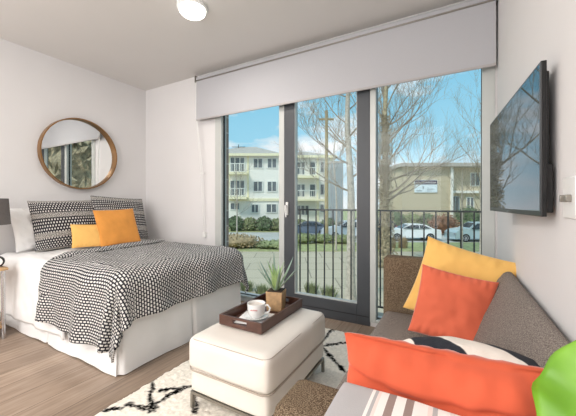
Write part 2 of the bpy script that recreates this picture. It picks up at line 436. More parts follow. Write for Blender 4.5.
# thick rolled fold at the head end of the throw
fb = B(); uvl = fb.loops.layers.uv.new('UVMap')
rows = []
for j in range(60):
    y = BY0 + .02 + (BY1 - BY0 - .04) * j / 59; jj = (y - (BY0 - .45)) / (BY1 + .30 - BY0 + .45)
    xc = -2.93 - .28 * (jj - .35)
    R = (.026 + .005 * noise.noise(Vector((y * 6, 0, 4)))) * min(1, .25 + 8 * min(j, 59 - j) / 59)
    rows.append([fb.verts.new((xc + 2.6 * R * math.cos(t) , y, BZ + .060 + R * .55 + R * math.sin(t) * 1.0)) for t in [2 * PI * k / 14 for k in range(14)]])
for j in range(59):
    for k in range(14):
        f = fb.faces.new((rows[j][k], rows[j][(k + 1) % 14], rows[j + 1][(k + 1) % 14], rows[j + 1][k]))
        for lp, (jj, kk) in zip(f.loops, ((j, k), (j, k + 1), (j + 1, k + 1), (j + 1, k))): lp[uvl].uv = (kk * .018, jj * .021)
fb.faces.new(rows[0]); fb.faces.new(rows[-1])
obj('folded_edge', fb, M['throw'], th)

# ------------------------------------------------------------------ pillows
def pillow_bm(w, h, t, n=48, pinch=.05, wr=.006, seed=0, p=.42, two=False):
    bm = B(); uvl = bm.loops.layers.uv.new('UVMap'); G = {}
    for s in (1, -1):
        for i in range(n + 1):
            for j in range(n + 1):
                if s < 0 and (i in (0, n) or j in (0, n)): G[s, i, j] = G[1, i, j]; continue
                x = -1 + 2 * i / n; y = -1 + 2 * j / n
                x = math.sin(x * PI / 2) * .55 + x * .45; y = math.sin(y * PI / 2) * .55 + y * .45
                px = w / 2 * x * (1 - pinch * (1 - y * y)); py = h / 2 * y * (1 - pinch * (1 - x * x))
                z = t / 2 * (max(0, (1 - x * x) * (1 - y * y))) ** p
                e = (1 - x * x) * (1 - y * y)
                q = Vector((px, py, 0))
                z += (wr * noise.noise(q * 9 + Vector((seed, 0, s))) + wr * .6 * noise.noise(q * 22 + Vector((seed, 3, s)))) * min(1, e * 5)
                # creases running in from the seams
                z += min(wr, .010) * .6 * math.sin(x * 30 + seed) * max(0, abs(y) - .7) * min(1, e * 12) * 3
                G[s, i, j] = bm.verts.new((px, py, s * z))
    for s in (1, -1):
        for i in range(n):
            for j in range(n):
                q = [(i, j), (i + 1, j), (i + 1, j + 1), (i, j + 1)]
                if s < 0: q = q[::-1]
                f = bm.faces.new([G[s, a, b] for a, b in q])
                if two and s < 0: f.material_index = 1
                for lp, (a, b) in zip(f.loops, q): lp[uvl].uv = (w * a / n, h * b / n)
    return bm
def pillow(name, mt, w, h, t, base, face, lean, label, roll=0, cat='pillow', group=None, pinch=.05, seed=0, wr=.006, piping=None, p=.42, slump=0):
    """base = point under the bottom edge; face = heading (deg) the front looks at; lean = degrees tipped back"""
    o = obj(name, pillow_bm(w, h, t, pinch=pinch, seed=seed, wr=wr, p=p, two=isinstance(mt, list)), mt)
    f = math.radians(face)
    nrm = Vector((math.cos(f), math.sin(f), 0)); up = Vector((0, 0, 1)); l = math.radians(lean)
    Zl = nrm * math.cos(l) + up * math.sin(l); Yl = up * math.cos(l) - nrm * math.sin(l); Xl = Yl.cross(Zl)
    Rm = Matrix((Xl, Yl, Zl)).transposed()
    Rm = Rm @ Matrix.Rotation(math.radians(roll), 3, 'Z')
    corners = [Rm @ Vector((sx * w / 2, sy * h / 2, 0)) for sx in (-1, 1) for sy in (-1, 1)]
    low = min(c.z for c in corners)
    c = Vector(base) + Yl * (h / 2); c.z = base[2] - low
    o.matrix_world = Matrix.Translation(c) @ Rm.to_4x4()
    if piping:
        bm = B(); n = 16; pts = []
        for k in range(4 * n):
            sd, tt = divmod(k, n); u = -1 + 2 * tt / n
            x, y = [(u, -1), (1, u), (-u, 1), (-1, -u)][sd]
            pts.append((w / 2 * x * (1 - pinch * (1 - y * y)), h / 2 * y * (1 - pinch * (1 - x * x)), 0))
        pts.append(pts[0]); tube(bm, pts, .004, 6, False)
        q = obj('piping', bm, piping, o)
    return tag(o, label, cat, group)
PZ = BZ + .035
pillow('white_pillow', M['white'], .62, .46, .17, (-3.71, 1.55, PZ), 0, 20, 'plain white pillow behind the left patterned sham', seed=2, wr=.024, roll=3, pinch=.07)
pillow('patterned_sham', M['sham'], .66, .54, .15, (-3.60, 1.70, PZ), -2, 20, 'black and white patterned sham pillow directly behind the small mustard cushion', seed=3, pinch=.03, roll=1.5, group=None)
pillow('patterned_sham', M['sham'], .70, .57, .15, (-3.60, 2.30, PZ), 4, 18, 'black and white patterned sham pillow nearest the window, behind the square amber cushion', seed=5, pinch=.04, roll=-3)
pillow('lumbar_cushion', M['yellow2'], .36, .26, .10, (-3.42, 1.80, PZ), -8, 20, 'small pale mustard velvet cushion on the bed', roll=-3, cat='cushion', seed=6)
pillow('square_cushion', M['orange'], .47, .43, .13, (-3.36, 2.09, PZ), -2, 20, 'square amber orange velvet cushion on the bed beside the small mustard one', roll=2, cat='cushion', seed=7)

# ------------------------------------------------------------------ nightstand, lamp, clock
ns = empty('nightstand', (-3.575, .85, 0), 0, 'nightstand with pale wood top and chrome legs left of the bed', 'nightstand')
obj('tabletop', rbox(.50, .46, .03, .012, 6, 0, 0, 0, .575), M['pot'], ns)
for sx in (-1, 1):
    for sy in (-1, 1): obj('leg', lathe(B(), [(.014, 0), (.014, .576)], 14, (sx * .225, sy * .20, 0)), M['chrome'], ns)
obj('shelf', rbox(.47, .43, .05, .02, 6, 0, 0, 0, .08), M['rope'], ns)
lp = empty('table_lamp', (-3.575, .97, .605), 0, 'table lamp with grey drum shade on the nightstand', 'lamp')
obj('base', lathe(B(), [(0, 0), (.07, 0), (.07, .015), (.02, .03), (.012, .04), (.012, .30)], 28), M['chrome'], lp)
obj('lamp_shade', lathe(B(), [(.195, .355), (.18, .585), (.178, .585), (.193, .355)], 40), M['grey_pillow'], lp)
ck = empty('alarm_clock', (-3.40, 1.03, .605), math.radians(-25), 'small round black alarm clock on the nightstand', 'clock')
obj('case', lathe(B(), [(0, -.02), (.04, -.02), (.045, -.012), (.045, .015), (.038, .02), (.036, .016), (0, .016)], 28, (0, 0, .047), 'x'), M['black'], ck)
obj('dial', lathe(B(), [(0, .018), (.033, .018)], 28, (0, 0, .047), 'x'), M['whiteplastic'], ck)
hd = B(); tube(hd, [(.0195, 0, .047), (.0195, .012, .065)], .0018, 5); tube(hd, [(.0195, 0, .047), (.0195, -.022, .05)], .0014, 5)
obj('hands', hd, M['black'], ck)
for sy in (-1, 1): obj('foot', tube(B(), [(0, sy * .02, .01), (0, sy * .028, 0)], .004, 6), M['black'], ck)

# ------------------------------------------------------------------ ottoman
ot = empty('ottoman', (-1.02, 1.53, 0), 0, 'cream leather ottoman on slim metal legs with a tray on top', 'ottoman')
obj('cushion', rbox(.535, .73, .185, .042, 14, .012, 0, 0, .235, .006, 4), M['leather'], ot)
obj('upholstered_base', rbox(.51, .70, .135, .025, 10, .004, 0, 0, .115, .003, 8), M['leather'], ot)
def ring(w, d, r, z, rad, n=8):
    pts = []
    for cx, cy, a0 in ((w / 2 - r, d / 2 - r, 0), (-w / 2 + r, d / 2 - r, 90), (-w / 2 + r, -d / 2 + r, 180), (w / 2 - r, -d / 2 + r, 270)):
        for k in range(6):
            a = math.radians(a0 + 90 * k / 5); pts.append((cx + r * math.cos(a), cy + r * math.sin(a), z))
    pts.append(pts[0]); return tube(B(), pts, rad, n, False)
obj('piping', ring(.532, .728, .05, .247, .005), M['seam'], ot)
obj('top_seam', ring(.511, .706, .045, .4085, .0022), M['seam'], ot)
fr = B(); box(fr, -.255, .255, -.345, -.33, .10, .115); box(fr, -.255, .255, .33, .345, .10, .115); box(fr, -.255, -.24, -.33, .33, .10, .115); box(fr, .24, .255, -.33, .33, .10, .115)
obj('frame', fr, M['steel'], ot, smooth=False)
for sx in (-1, 1):
    for sy in (-1, 1): obj('leg', bx(sx * .2475 - .0085, sx * .2475 + .0085, sy * .3375 - .0085, sy * .3375 + .0085, .014, .10), M['steel'], ot, smooth=False)

# tray
OZ = .434
tr = empty('serving_tray', (-1.07, 1.605, OZ), 0, 'dark walnut serving tray with cutout handles on the cream ottoman', 'tray')
TW, TD = .30, .50
obj('bottom', bx(-TW / 2, TW / 2, -TD / 2, TD / 2, 0, .008), M['tray'], tr, smooth=False)
for sy in (-1, 1):
    w = B(); y0, y1 = (TD / 2 - .012, TD / 2) if sy > 0 else (-TD / 2, -TD / 2 + .012)
    box(w, -TW / 2, -.05, y0, y1, .008, .058); box(w, .05, TW / 2, y0, y1, .008, .058); box(w, -.05, .05, y0, y1, .008, .022); box(w, -.05, .05, y0, y1, .045, .058)
    bmesh.ops.remove_doubles(w, verts=w.verts, dist=1e-5)
    obj('end_panel', w, M['tray'], tr, smooth=False)
for sx in (-1, 1):
    x0, x1 = (TW / 2 - .012, TW / 2) if sx > 0 else (-TW / 2, -TW / 2 + .012)
    obj('side_panel', bx(x0, x1, -TD / 2 + .012, TD / 2 - .012, .008, .058), M['tray'], tr, smooth=False)
TZ = OZ + .008
nb = B(); G = [[nb.verts.new((-.11 + .2 * i / 14, -.09 + .2 * j / 14, .003 + .004 * noise.noise(Vector((i * .4, j * .4, 2))) + .002)) for j in range(15)] for i in range(15)]
for i in range(14):
    for j in range(14): nb.faces.new((G[i][j], G[i + 1][j], G[i + 1][j + 1], G[i][j + 1]))
nk = obj('napkin', nb, M['white']); nk.location = (-1.055, 1.50, TZ); nk.rotation_euler = (0, 0, .25); nk.modifiers.new('s', 'SOLIDIFY').thickness = .003
tag(nk, 'white folded napkin lying on the tray under the saucer', 'napkin')
sc_ = obj('saucer', lathe(B(), [(0, .004), (.03, .004), (.034, 0), (.04, 0), (.06, .009), (.075, .015), (.075, .018), (.06, .013), (.035, .008), (0, .007)], 40), M['china'])
sc_.location = (-1.055, 1.50, TZ + .010); tag(sc_, 'white china saucer on the napkin in the tray', 'saucer')
cp = empty('coffee_cup', (-1.055, 1.50, TZ + .019), math.radians(20), 'white china cup standing on the saucer in the tray', 'cup')
cp.scale = (1.22,) * 3
obj('bowl', lathe(B(), [(0, 0), (.028, 0), (.03, .004), (.040, .014), (.044, .035), (.045, .068), (.0425, .068), (.041, .035), (.034, .014), (0, .008)], 40), M['china'], cp)
obj('handle', tube(B(), [(.043, 0, .055), (.058, 0, .060), (.070, 0, .045), (.064, 0, .026), (.042, 0, .018)], .0048, 8), M['china'], cp)
obj('inner_cup', lathe(B(), [(0, .056), (.0418, .056)], 30), mat('coffee_foam', (214, 204, 196), .4), cp)
tb = B()
for k in range(7): box(tb, -.018 + k * .0052, -.0145 + k * .0052, 0, .0006, 0, .004 + .002 * (k % 2))
tx = obj('printed_word', tb, mat('faded_red_print', (214, 120, 120), .5), cp, smooth=False); tx.location = (.0, -.0447, .042)

# potted aloe
pt = empty('potted_aloe', (-1.045, 1.715, TZ), math.radians(14), 'spiky green aloe plant in square pale wooden pot on the tray', 'plant')
pb = B(); s0, s1 = .050, .056; hh = .125
def frus(bm, a, b, z0, z1):
    v = [bm.verts.new((x * a, y * a, z0)) for x, y in ((-1, -1), (1, -1), (1, 1), (-1, 1))]; w = [bm.verts.new((x * b, y * b, z1)) for x, y in ((-1, -1), (1, -1), (1, 1), (-1, 1))]
    bm.faces.new(v[::-1]); bm.faces.new(w)
    for k in range(4): bm.faces.new((v[k], v[(k + 1) % 4], w[(k + 1) % 4], w[k]))
frus(pb, s0, s1, 0, hh)
obj('pot', pb, M['pot'], pt, smooth=False, bevel=.003)
sb = B(); box(sb, -s1 * .86, s1 * .86, -s1 * .86, s1 * .86, hh, hh + .004); obj('soil', sb, M['soil'], pt, smooth=False)
def leafmat(name, c1, c2):
    t = NT(name); v = t.coord('UV'); sep = t.n('ShaderNodeSeparateXYZ'); t.l(v, sep.inputs[0])
    t.l(t.ramp(sep.outputs[1], [(0, srgb(*c1)), (1, srgb(*c2))]), t.b.inputs['Base Color']); t.b.inputs['Roughness'].default_value = .4; return t.m
M['aloe'] = leafmat('aloe_leaf', (186, 208, 130), (130, 164, 116)); M['aloe2'] = leafmat('aloe_leaf_dark', (150, 176, 140), (128, 150, 144))
def aloe_leaf(L, wd, az, tilt, curl, m):
    bm = B(); uvl = bm.loops.layers.uv.new('UVMap'); n = 10; rows = []
    for i in range(n + 1):
        f = i / n; ang = tilt + curl * f * f
        x = L * f * math.sin(ang * .8); z = L * f * math.cos(ang * .8)
        w = wd * (1 - f) ** .8 * (.75 + .5 * math.sin(f * 2)) + .0006; th_ = w * .28
        rows.append([bm.verts.new(Vector((x + o, y * w, z + zo))) for y, o, zo in ((-1, 0, .15 * w), (-.4, th_, -.1 * w), (.4, th_, -.1 * w), (1, 0, .15 * w), (0, -th_ * .2, .1 * w))])
    for i in range(n):
        for k in range(5):
            fc = bm.faces.new((rows[i][k], rows[i][(k + 1) % 5], rows[i + 1][(k + 1) % 5], rows[i + 1][k]))
            for lp_, q in zip(fc.loops, (i, i, i + 1, i + 1)): lp_[uvl].uv = (0, q / n)
    bm.faces.new(rows[0])
    bmesh.ops.rotate(bm, verts=bm.verts, matrix=Matrix.Rotation(az, 3, 'Z'))
    bmesh.ops.translate(bm, verts=bm.verts, vec=(.012 * math.cos(az), .012 * math.sin(az), hh))
    obj('leaf', bm, m, pt)
r2 = random.Random(3)
for k in range(9): aloe_leaf(r2.uniform(.17, .21), .015, k * 2 * PI / 9 + r2.uniform(-.2, .2), r2.uniform(.12, .30), .2, M['aloe'])
for k in range(8): aloe_leaf(r2.uniform(.21, .26), .013, k * 2 * PI / 8 + .3 + r2.uniform(-.2, .2), r2.uniform(.65, .95), r2.uniform(-.25, .1), M['aloe2'])

# ------------------------------------------------------------------ rug
def seg_d(p, a, b):
    ax, ay = a; bx_, by = b; dx, dy = bx_ - ax, by - ay
    t = max(0, min(1, ((p[0] - ax) * dx + (p[1] - ay) * dy) / (dx * dx + dy * dy + 1e-9)))
    return math.hypot(p[0] - ax - t * dx, p[1] - ay - t * dy)
def fl(u, v):
    d = u - 288; X = -145.9 + .8738 * d; Y = 262.1 + .4863 * d; t = CAMH / (v - 203); return (X * t, Y * t)
LINES = [[(105, 414), (130, 409), (155, 412)], [(152, 415), (150, 398), (156, 379)], [(158, 407), (176, 394)], [(196, 398), (197, 415)], [(172, 398), (184, 392)],
         [(323, 350), (334, 364), (351, 379)], [(322, 349), (332, 347), (350, 345)], [(325, 341), (328, 336), (337, 330)], [(312, 328), (322, 332)]]
LW = [[fl(*p) for p in L] for L in LINES]
# the same loose lattice goes on where furniture hides the rug
LW += [[(-1.6, .75), (-1.2, .35), (-.7, .8), (-.3, .3), (0, .7)], [(-1.6, -.2), (-1.1, .3), (-.6, -.2), (-.1, .3)], [(-1.55, 1.2), (-1.25, 1.5), (-1.4, 2.0), (-1.1, 2.4)]]
RX0, RX1, RY0, RY1 = -1.69, .12, -.5, 2.55
rg = B(); cl = rg.loops.layers.color.new('Col'); st = .0095
na, nbb = int((RX1 - RX0) / st), int((RY1 - RY0) / st)
cols = {}; g = []
for i in range(na + 1):
    row = []
    for j in range(nbb + 1):
        x = RX0 + (RX1 - RX0) * i / na; y = RY0 + (RY1 - RY0) * j / nbb
        wx = .022 * noise.noise(Vector((x * 14, y * 14, 0))) + .01 * noise.noise(Vector((x * 45, y * 45, 0))); wy = .022 * noise.noise(Vector((x * 14, y * 14, 9))) + .01 * noise.noise(Vector((x * 45, y * 45, 7)))
        d = 9
        for L in LW:
            for a, b in zip(L, L[1:]): d = min(d, seg_d((x + wx, y + wy), a, b))
        th_ = .008 + .008 * noise.noise(Vector((x * 16, y * 16, 5)))
        k = 1 if d < th_ else (max(0, 1 - (d - th_) / .010))
        if rnd.random() < .12: k *= .3
        ed = min(x - RX0, RX1 - x, y - RY0, RY1 - y)
        z = .010 + min(1, ed / .02) * (.010 + .006 * noise.noise(Vector((x * 60, y * 60, 1))) + rnd.uniform(0, .0035))
        jx = rnd.uniform(-.004, .004) + (.012 * noise.noise(Vector((y * 30, 3, x))) if ed < .01 else 0)
        v = rg.verts.new((x + jx, y + rnd.uniform(-.004, .004), max(.004, z)))
        sh = rnd.uniform(.90, 1.0)
        cr = (.97 * sh, .94 * sh, .89 * sh); dk = (.02, .02, .025)
        cols[v] = tuple(c * (1 - k) + e * k for c, e in zip(cr, dk)) + (1,)
        row.append(v)
    g.append(row)
for i in range(na):
    for j in range(nbb):
        f = rg.faces.new((g[i][j], g[i + 1][j], g[i + 1][j + 1], g[i][j + 1]))
        for l_ in f.loops: l_[cl] = cols[l_.vert]
def rugmat():
    t = NT('shag_rug'); a = t.n('ShaderNodeVertexColor'); a.layer_name = 'Col'; t.l(a.outputs['Color'], t.b.inputs['Base Color'])
    t.b.inputs['Roughness'].default_value = 1; t.b.inputs['Specular IOR Level'].default_value = .05
    t.bump(t.noise(t.coord(), 160, 2), .35, .004); return t.m
rug = obj('shag_rug', rg, rugmat()); tag(rug, 'cream shag rug with loose black diamond lines on the wood floor', 'rug')

# ------------------------------------------------------------------ sofa
so = empty('sofa', (-.08, 1.4, 0), 0, 'brown grey tweed loveseat along the right wall under the television', 'sofa')
def sl(bm): bmesh.ops.translate(bm, verts=bm.verts, vec=(.08, -1.4, 0)); return bm
SY0, SY1 = .735, 2.13
obj('seat_base', sl(rbox(.655, SY1 - SY0 + .02, .19, .02, 6, 0, -.075, (SY0 + SY1) / 2, .10)), M['sofa'], so)
obj('seat_cushion', sl(rbox(.56, SY1 - SY0 - .005, .135, .03, 10, .008, -.138, (SY0 + SY1) / 2, .288)), M['sofa'], so)
bk = B(); prof = [(.10, .29), (.045, .42), (.12, .60), (.20, .745), (.225, .775), (.245, .785), (.264, .782), (.272, .77), (.272, .10), (.10, .10)]
vs = []
for y in (SY0 - .16, SY1 + .14): vs.append([bk.verts.new((x, y, z)) for x, z in prof])
for k in range(len(prof)): bk.faces.new((vs[0][k], vs[0][(k + 1) % len(prof)], vs[1][(k + 1) % len(prof)], vs[1][k]))
bk.faces.new(vs[0]); bk.faces.new(vs[1][::-1])
obj('backrest', sl(bk), M['sofa'], so, bevel=.008)
obj('armrest', sl(rbox(.62, .13, .68, .022, 8, .003, -.125, SY1 + .065, .10)), M['sofa_arm'], so)
obj('armrest', sl(rbox(.545, .150, .585, .022, 8, .003, -.098, SY0 - .080, .10)), M['sofa_arm'], so)
for x in (-.36, .2):
    for y in (.68, 2.15): obj('leg', sl(lathe(B(), [(.015, .022), (.022, .101)], 12, (x, y, 0))), M['tray'], so)

# striped blanket folded on the near arm
bl = obj('striped_blanket', rbox(.50, .158, .016, .0078, 12, .003, 0, 0, 0, .004, 3), M['stripes']); bl.location = (.008, .652, .688)
tag(bl, 'folded striped grey white and brown blanket on the near sofa arm', 'blanket')
bf = obj('hanging_fold', rbox(.50, .014, .17, .006, 10, .001, 0, -.083, -.158, .004, 5), M['stripes'], bl)

SZ = .425
pillow('large_cushion', M['yellow'], .49, .47, .15, (.018, 1.90, SZ - .03), -93, 20, 'large mustard yellow cushion leaning in the far corner of the sofa', roll=-15, cat='cushion', seed=11, pinch=.07, wr=.013)
pillow('small_cushion', M['coral'], .36, .37, .13, (-.01, 1.70, SZ - .01), -88, 24, 'small coral orange cushion in front of the large mustard one on the sofa', roll=-10, cat='cushion', seed=12, pinch=.06, wr=.010)
pillow('lumbar_cushion', [M['bw'], M['cream']], .44, .34, .15, (.135, 1.25, .560), 76, 64, 'black and cream striped cushion lying on the sofa behind the big coral cushion', roll=0, cat='cushion', seed=13, pinch=.04)
pillow('square_cushion', M['coral2'], .55, .36, .20, (.0, .850, SZ), -86, -2, 'big coral orange velvet cushion in the foreground behind the striped blanket', roll=0, cat='cushion', seed=15, pinch=.06, wr=.022, p=.34)

big = [o for o in bpy.data.objects if o.name == 'square_cushion.001'][0]
for v in big.data.vertices:
    x, y, z = v.co
    if z > .004:
        k = min(1, z / .03)
        yc = .088 + .010 * math.sin(x * 14) - .03 * x
        v.co.z += k * (-.022 * math.exp(-((y - yc) / .008) ** 2) - .45 * max(0, y - yc) + .018 * math.exp(-((y - yc + .03) / .02) ** 2))
        for (x0, y0, sl_, wd, am) in ((.06, .07, -1.3, .012, .028), (-.10, .06, .9, 0.012, .020), (.12, .05, 1.8, .012, .022), (-.19, .0, 2.2, .011, .020)):
            dd = (x - x0) - (y - y0) / sl_ * 1.0
            if y < y0 + .01: v.co.z -= k * am * math.exp(-(dd / wd) ** 2) * math.exp(-((y - y0) / .10) ** 2)

# ------------------------------------------------------------------ television
a = Vector((.240, 1.233, 1.106)); b = Vector((.178, 2.095, 1.106)); L = (b - a).length; ang = math.atan2(b.y - a.y, b.x - a.x)
tv = empty('television', ((a.x + b.x) / 2, (a.y + b.y) / 2, 1.106), ang, 'flat black television mounted on the right wall above the sofa', 'television')
# local x runs along the panel away from the camera, -y faces the wall
HT = .50
obj('bezel', bx(-L / 2, L / 2, -.016, .0, 0, HT), M['black'], tv, smooth=False, bevel=.002)
obj('screen', bx(-L / 2 + .008, L / 2 - .008, .0, .0012, .018, HT - .008), M['tv'], tv, smooth=False)
obj('back_housing', bx(-L / 2 + .012, L / 2 - .04, -.036, -.0155, .012, .17), M['black'], tv, smooth=False, bevel=.004)
obj('back_housing', bx(-L / 2 + .012, L / 2 - .04, -.026, -.0155, .17, HT - .03), M['black'], tv, smooth=False, bevel=.004)
obj('wall_bracket', bx(-.1, .1, -.073, -.026, .2, .32), M['steel'], tv, smooth=False)
lbm = B(); box(lbm, -.02, .02, .001, .0018, .006, .010); obj('badge', lbm, M['chrome'], tv, smooth=False)
sw = empty('light_switch', (XR, 1.125, 1.165), 0, 'white wall switch plate with toggle on the right wall beside the television', 'light switch')
obj('plate', bx(-.007, -.0005, -.062, .045, -.058, .058), M['whiteplastic'], sw, bevel=.003)
obj('toggle', bx(-.02, -.006, .012, .022, -.012, .008), M['steel'], sw, bevel=.002)
obj('toggle', bx(-.02, -.006, -.035, -.025, -.012, .008), M['steel'], sw, bevel=.002)

# ------------------------------------------------------------------ green houseplant beside the near sofa arm
hp = empty('leafy_houseplant', (.10, .36, 0), 0, 'tall houseplant with big bright lime green leaves beside the near sofa arm', 'plant')
obj('pot', lathe(B(), [(0, 0), (.085, 0), (.12, .22), (.125, .24), (.115, .24), (.11, .21), (0, .205)], 36), M['whiteplastic'], hp)
obj('soil', lathe(B(), [(0, .212), (.108, .212)], 30), M['soil'], hp)
def limemat():
    t = NT('lime_leaf'); v = t.coord()
    t.l(t.ramp(t.noise(v, 9, 1), [(.3, srgb(88, 140, 24)), (.55, srgb(120, 172, 44)), (.75, srgb(166, 206, 96))]), t.b.inputs['Base Color'])  # palest noise tone stands in for highlight streaks on the leaf
    t.b.inputs['Roughness'].default_value = .45; t.b.inputs['Subsurface Weight'].default_value = 0; return t.m
M['lime'] = limemat()
def big_leaf(base, tip, wid, nrm, seed, m):
    """broad ovate leaf from base to tip"""
    base = Vector(base); tip = Vector(tip); ax = tip - base; Ln = ax.length; ax.normalize(); nrm = Vector(nrm); nrm = (nrm - ax * nrm.dot(ax)).normalized(); sd = ax.cross(nrm)
    bm = B(); n, m_ = 20, 12; rows = []
    for i in range(n + 1):
        f = i / n; w = wid * (math.sin(PI * min(1, f) ** .75) ** .75 * (1 + .05 * math.sin(f * 19)) if 0 < f < 1 else 0.0) + .001
        row = []
        for j in range(m_ + 1):
            s = -1 + 2 * j / m_
            bend = -.10 * Ln * f * f + .04 * Ln * math.sin(f * PI) - .14 * w * s * s + .05 * w * math.exp(-(s / .09) ** 2) + .17 * w * math.sin(f * 15 + s) * abs(s) + .03 * w * abs(math.sin(f * 22 - abs(s) * 3))
            row.append(bm.verts.new(base + ax * Ln * f + sd * w * s + nrm * bend))
        rows.append(row)
    for i in range(n):
        for j in range(m_): bm.faces.new((rows[i][j], rows[i + 1][j], rows[i + 1][j + 1], rows[i][j + 1]))
    o = obj('leaf', bm, m, hp); o.modifiers.new('s', 'SOLIDIFY').thickness = .0015
    o.matrix_parent_inverse = Matrix.Translation((-.10, -.36, 0))
sbm = B()
LV = [((.185, .68, .705), (.212, .705, .925), .072, (-.25, -.85, .5)), ((.13, .27, .72), (.0, .12, .74), .07, (0, 0, 1)), ((.16, .24, .70), (.22, .05, .72), .06, (-.3, 0, 1)), ((.10, .33, .58), (-.08, .36, .56), .06, (0, 0, 1)), ((.12, .28, .5), (.2, .42, .50), .05, (0, 0, 1))]
for b_, t_, w_, n_ in LV:
    big_leaf(b_, t_, w_, n_, 0, M['lime'])
    tube(sbm, [(.0, 0, .21), ((b_[0] - .10) * .4, (b_[1] - .36) * .4, b_[2] * .6), (b_[0] - .10, b_[1] - .36, b_[2])], [.006, .005, .003], 8)
obj('stem', sbm, mat('green_stem', (110, 140, 60), .6), hp)

exec_ext = True
# ================================================================== OUTSIDE
GZ = -2.05
def smat(name, f): t = NT(name); f(t); return t.m
def brick(name, c1, c2, mo, w, h, ms=.012, rot=(0, 0, 0), kind='Object'):
    t = NT(name); v = t.coord(kind, rot=rot)
    br = t.n('ShaderNodeTexBrick'); t.l(v, br.inputs['Vector']); br.inputs['Scale'].default_value = 1
    br.inputs['Brick Width'].default_value = w; br.inputs['Row Height'].default_value = h; br.inputs['Mortar Size'].default_value = ms
    br.inputs['Color1'].default_value = srgb(*c1); br.inputs['Color2'].default_value = srgb(*c2); br.inputs['Mortar'].default_value = srgb(*mo)
    t.l(br.outputs['Color'], t.b.inputs['Base Color']); t.b.inputs['Roughness'].default_value = .9; return t.m
M['pave'] = brick('concrete_paving', (196, 182, 158), (188, 174, 150), (150, 138, 120), 2.0, 1.6, .03)
M['asphalt'] = mat('street', (188, 186, 180), .9, var=.05, scale=.8)
M['kerb'] = mat('kerb_concrete', (176, 172, 162), .9)
M['grass'] = mat('lawn', (160, 162, 112), .95, var=.35, scale=3, bump=.5, bscale=20)
M['mulch'] = mat('bark_mulch', (146, 128, 100), .95, var=.35, scale=4, bump=.5, bscale=20)
M['wb'] = mat('cream_render', (244, 240, 230), .8, var=.03)
M['yb'] = mat('yellow_trim', (240, 232, 196), .8, var=.05)
M['roofg'] = mat('grey_shingle', (182, 174, 164), .9, var=.12, scale=3)
M['winfr'] = mat('white_sash', (236, 236, 228), .5)
M['pane'] = mat('dark_pane', (104, 112, 116), .25, var=.25, scale=1.2)
M['tan'] = brick('tan_brick', (204, 188, 158), (194, 178, 148), (206, 194, 170), .5, .16, .02, rot=(PI / 2, 0, 0))
M['beige'] = mat('beige_render', (206, 192, 166), .85)
M['bluegrey'] = mat('blue_grey_cladding', (160, 172, 176), .7, var=.1, scale=2)
M['redbrick'] = brick('grey_brown_brick', (160, 144, 134), (132, 122, 116), (180, 174, 166), .21, .07, .01, rot=(PI / 2, 0, PI / 2))
M['rail'] = mat('black_iron', (44, 48, 50), .5)
M['bark'] = mat('pale_bark', (186, 176, 162), .9, var=.25, scale=10, bump=.6, bscale=25, bdist=.02)
M['twig'] = mat('twig_bark', (150, 138, 120), .9, var=.2, scale=6)
M['ivybark'] = mat('ivy_covered_bark', (170, 156, 128), .95, var=.4, scale=7, bump=.9, bscale=14, bdist=.05)
M['hedge'] = mat('dark_hedge', (104, 120, 86), .9, var=.5, scale=3)
M['hedge2'] = mat('olive_hedge', (140, 146, 104), .9, var=.45, scale=3)
M['redbush'] = mat('rusty_hedge', (140, 104, 80), .9, var=.4, scale=3)
M['drygrass'] = mat('dry_grass', (168, 146, 112), .9, var=.3, scale=3)
M['polewood'] = mat('pole_wood', (168, 150, 110), .9, var=.2)

def sbox(r0, r1, f0, f1, z0, z1):
    bm = bx(r0, r1, f0, f1, z0, z1)
    return bm
def street_obj(name, bm, m, r=0, f=0, z=0, **k):
    o = obj(name, bm, m, **k); o.location = street(r, f, z); o.rotation_euler = (0, 0, YAW); return o
def sstruct(name, bm, m, *a): o = street_obj(name, bm, m, *a, smooth=False); o['kind'] = 'structure'; return o
sstruct('paving', sbox(-45, 45, 4.6, 19.8, -.2, 0), M['pave'], 0, 0, GZ)
sstruct('planting_strip', sbox(-60, -5.2, 19.8, 24.2, -.2, .02), M['mulch'], 0, 0, GZ)
sstruct('lawn_strip', sbox(-5.2, 60, 19.8, 24.2, -.2, .03), M['grass'], 0, 0, GZ)
sstruct('road', sbox(-90, 90, 24.2, 33.0, -.2, -.02), M['asphalt'], 0, 0, GZ)
sstruct('ground', sbox(-150, 150, 33.0, 160, -.2, .05), M['grass'], 0, 0, GZ)
# ledge, railing and brick pier of our own building
struct('trim_1', bx(-1.75, .6, YW + .2, 3.26, -.14, -.012), M['kerb'])
struct('trim_2', bx(-3.3, -2.703, YW + .2, 3.19, -2.05, 3.0), M['redbrick'])
rl = empty('balcony_railing', (-.5, 3.2, -.012), 0, 'black iron balcony railing with thin upright bars outside the door', 'railing')
RX = (-1.72, .55)
rt = B(); box(rt, RX[0] + .5, RX[1] + .5, -.022, .022, 1.075, 1.092); obj('top_rail', rt, M['rail'], rl, smooth=False)
rt = B(); box(rt, RX[0] + .5, RX[1] + .5, -.012, .012, .07, .085); obj('bottom_rail', rt, M['rail'], rl, smooth=False)
x = RX[0] + .5; k = 0
while x < RX[1] + .5:
    w = .009 if k % 8 == 0 else .0065
    obj('post' if k % 8 == 0 else 'baluster', bx(x - w, x + w, -w, w, 0 if k % 8 == 0 else .08, 1.078), M['rail'], rl, smooth=False)
    x += .104; k += 1

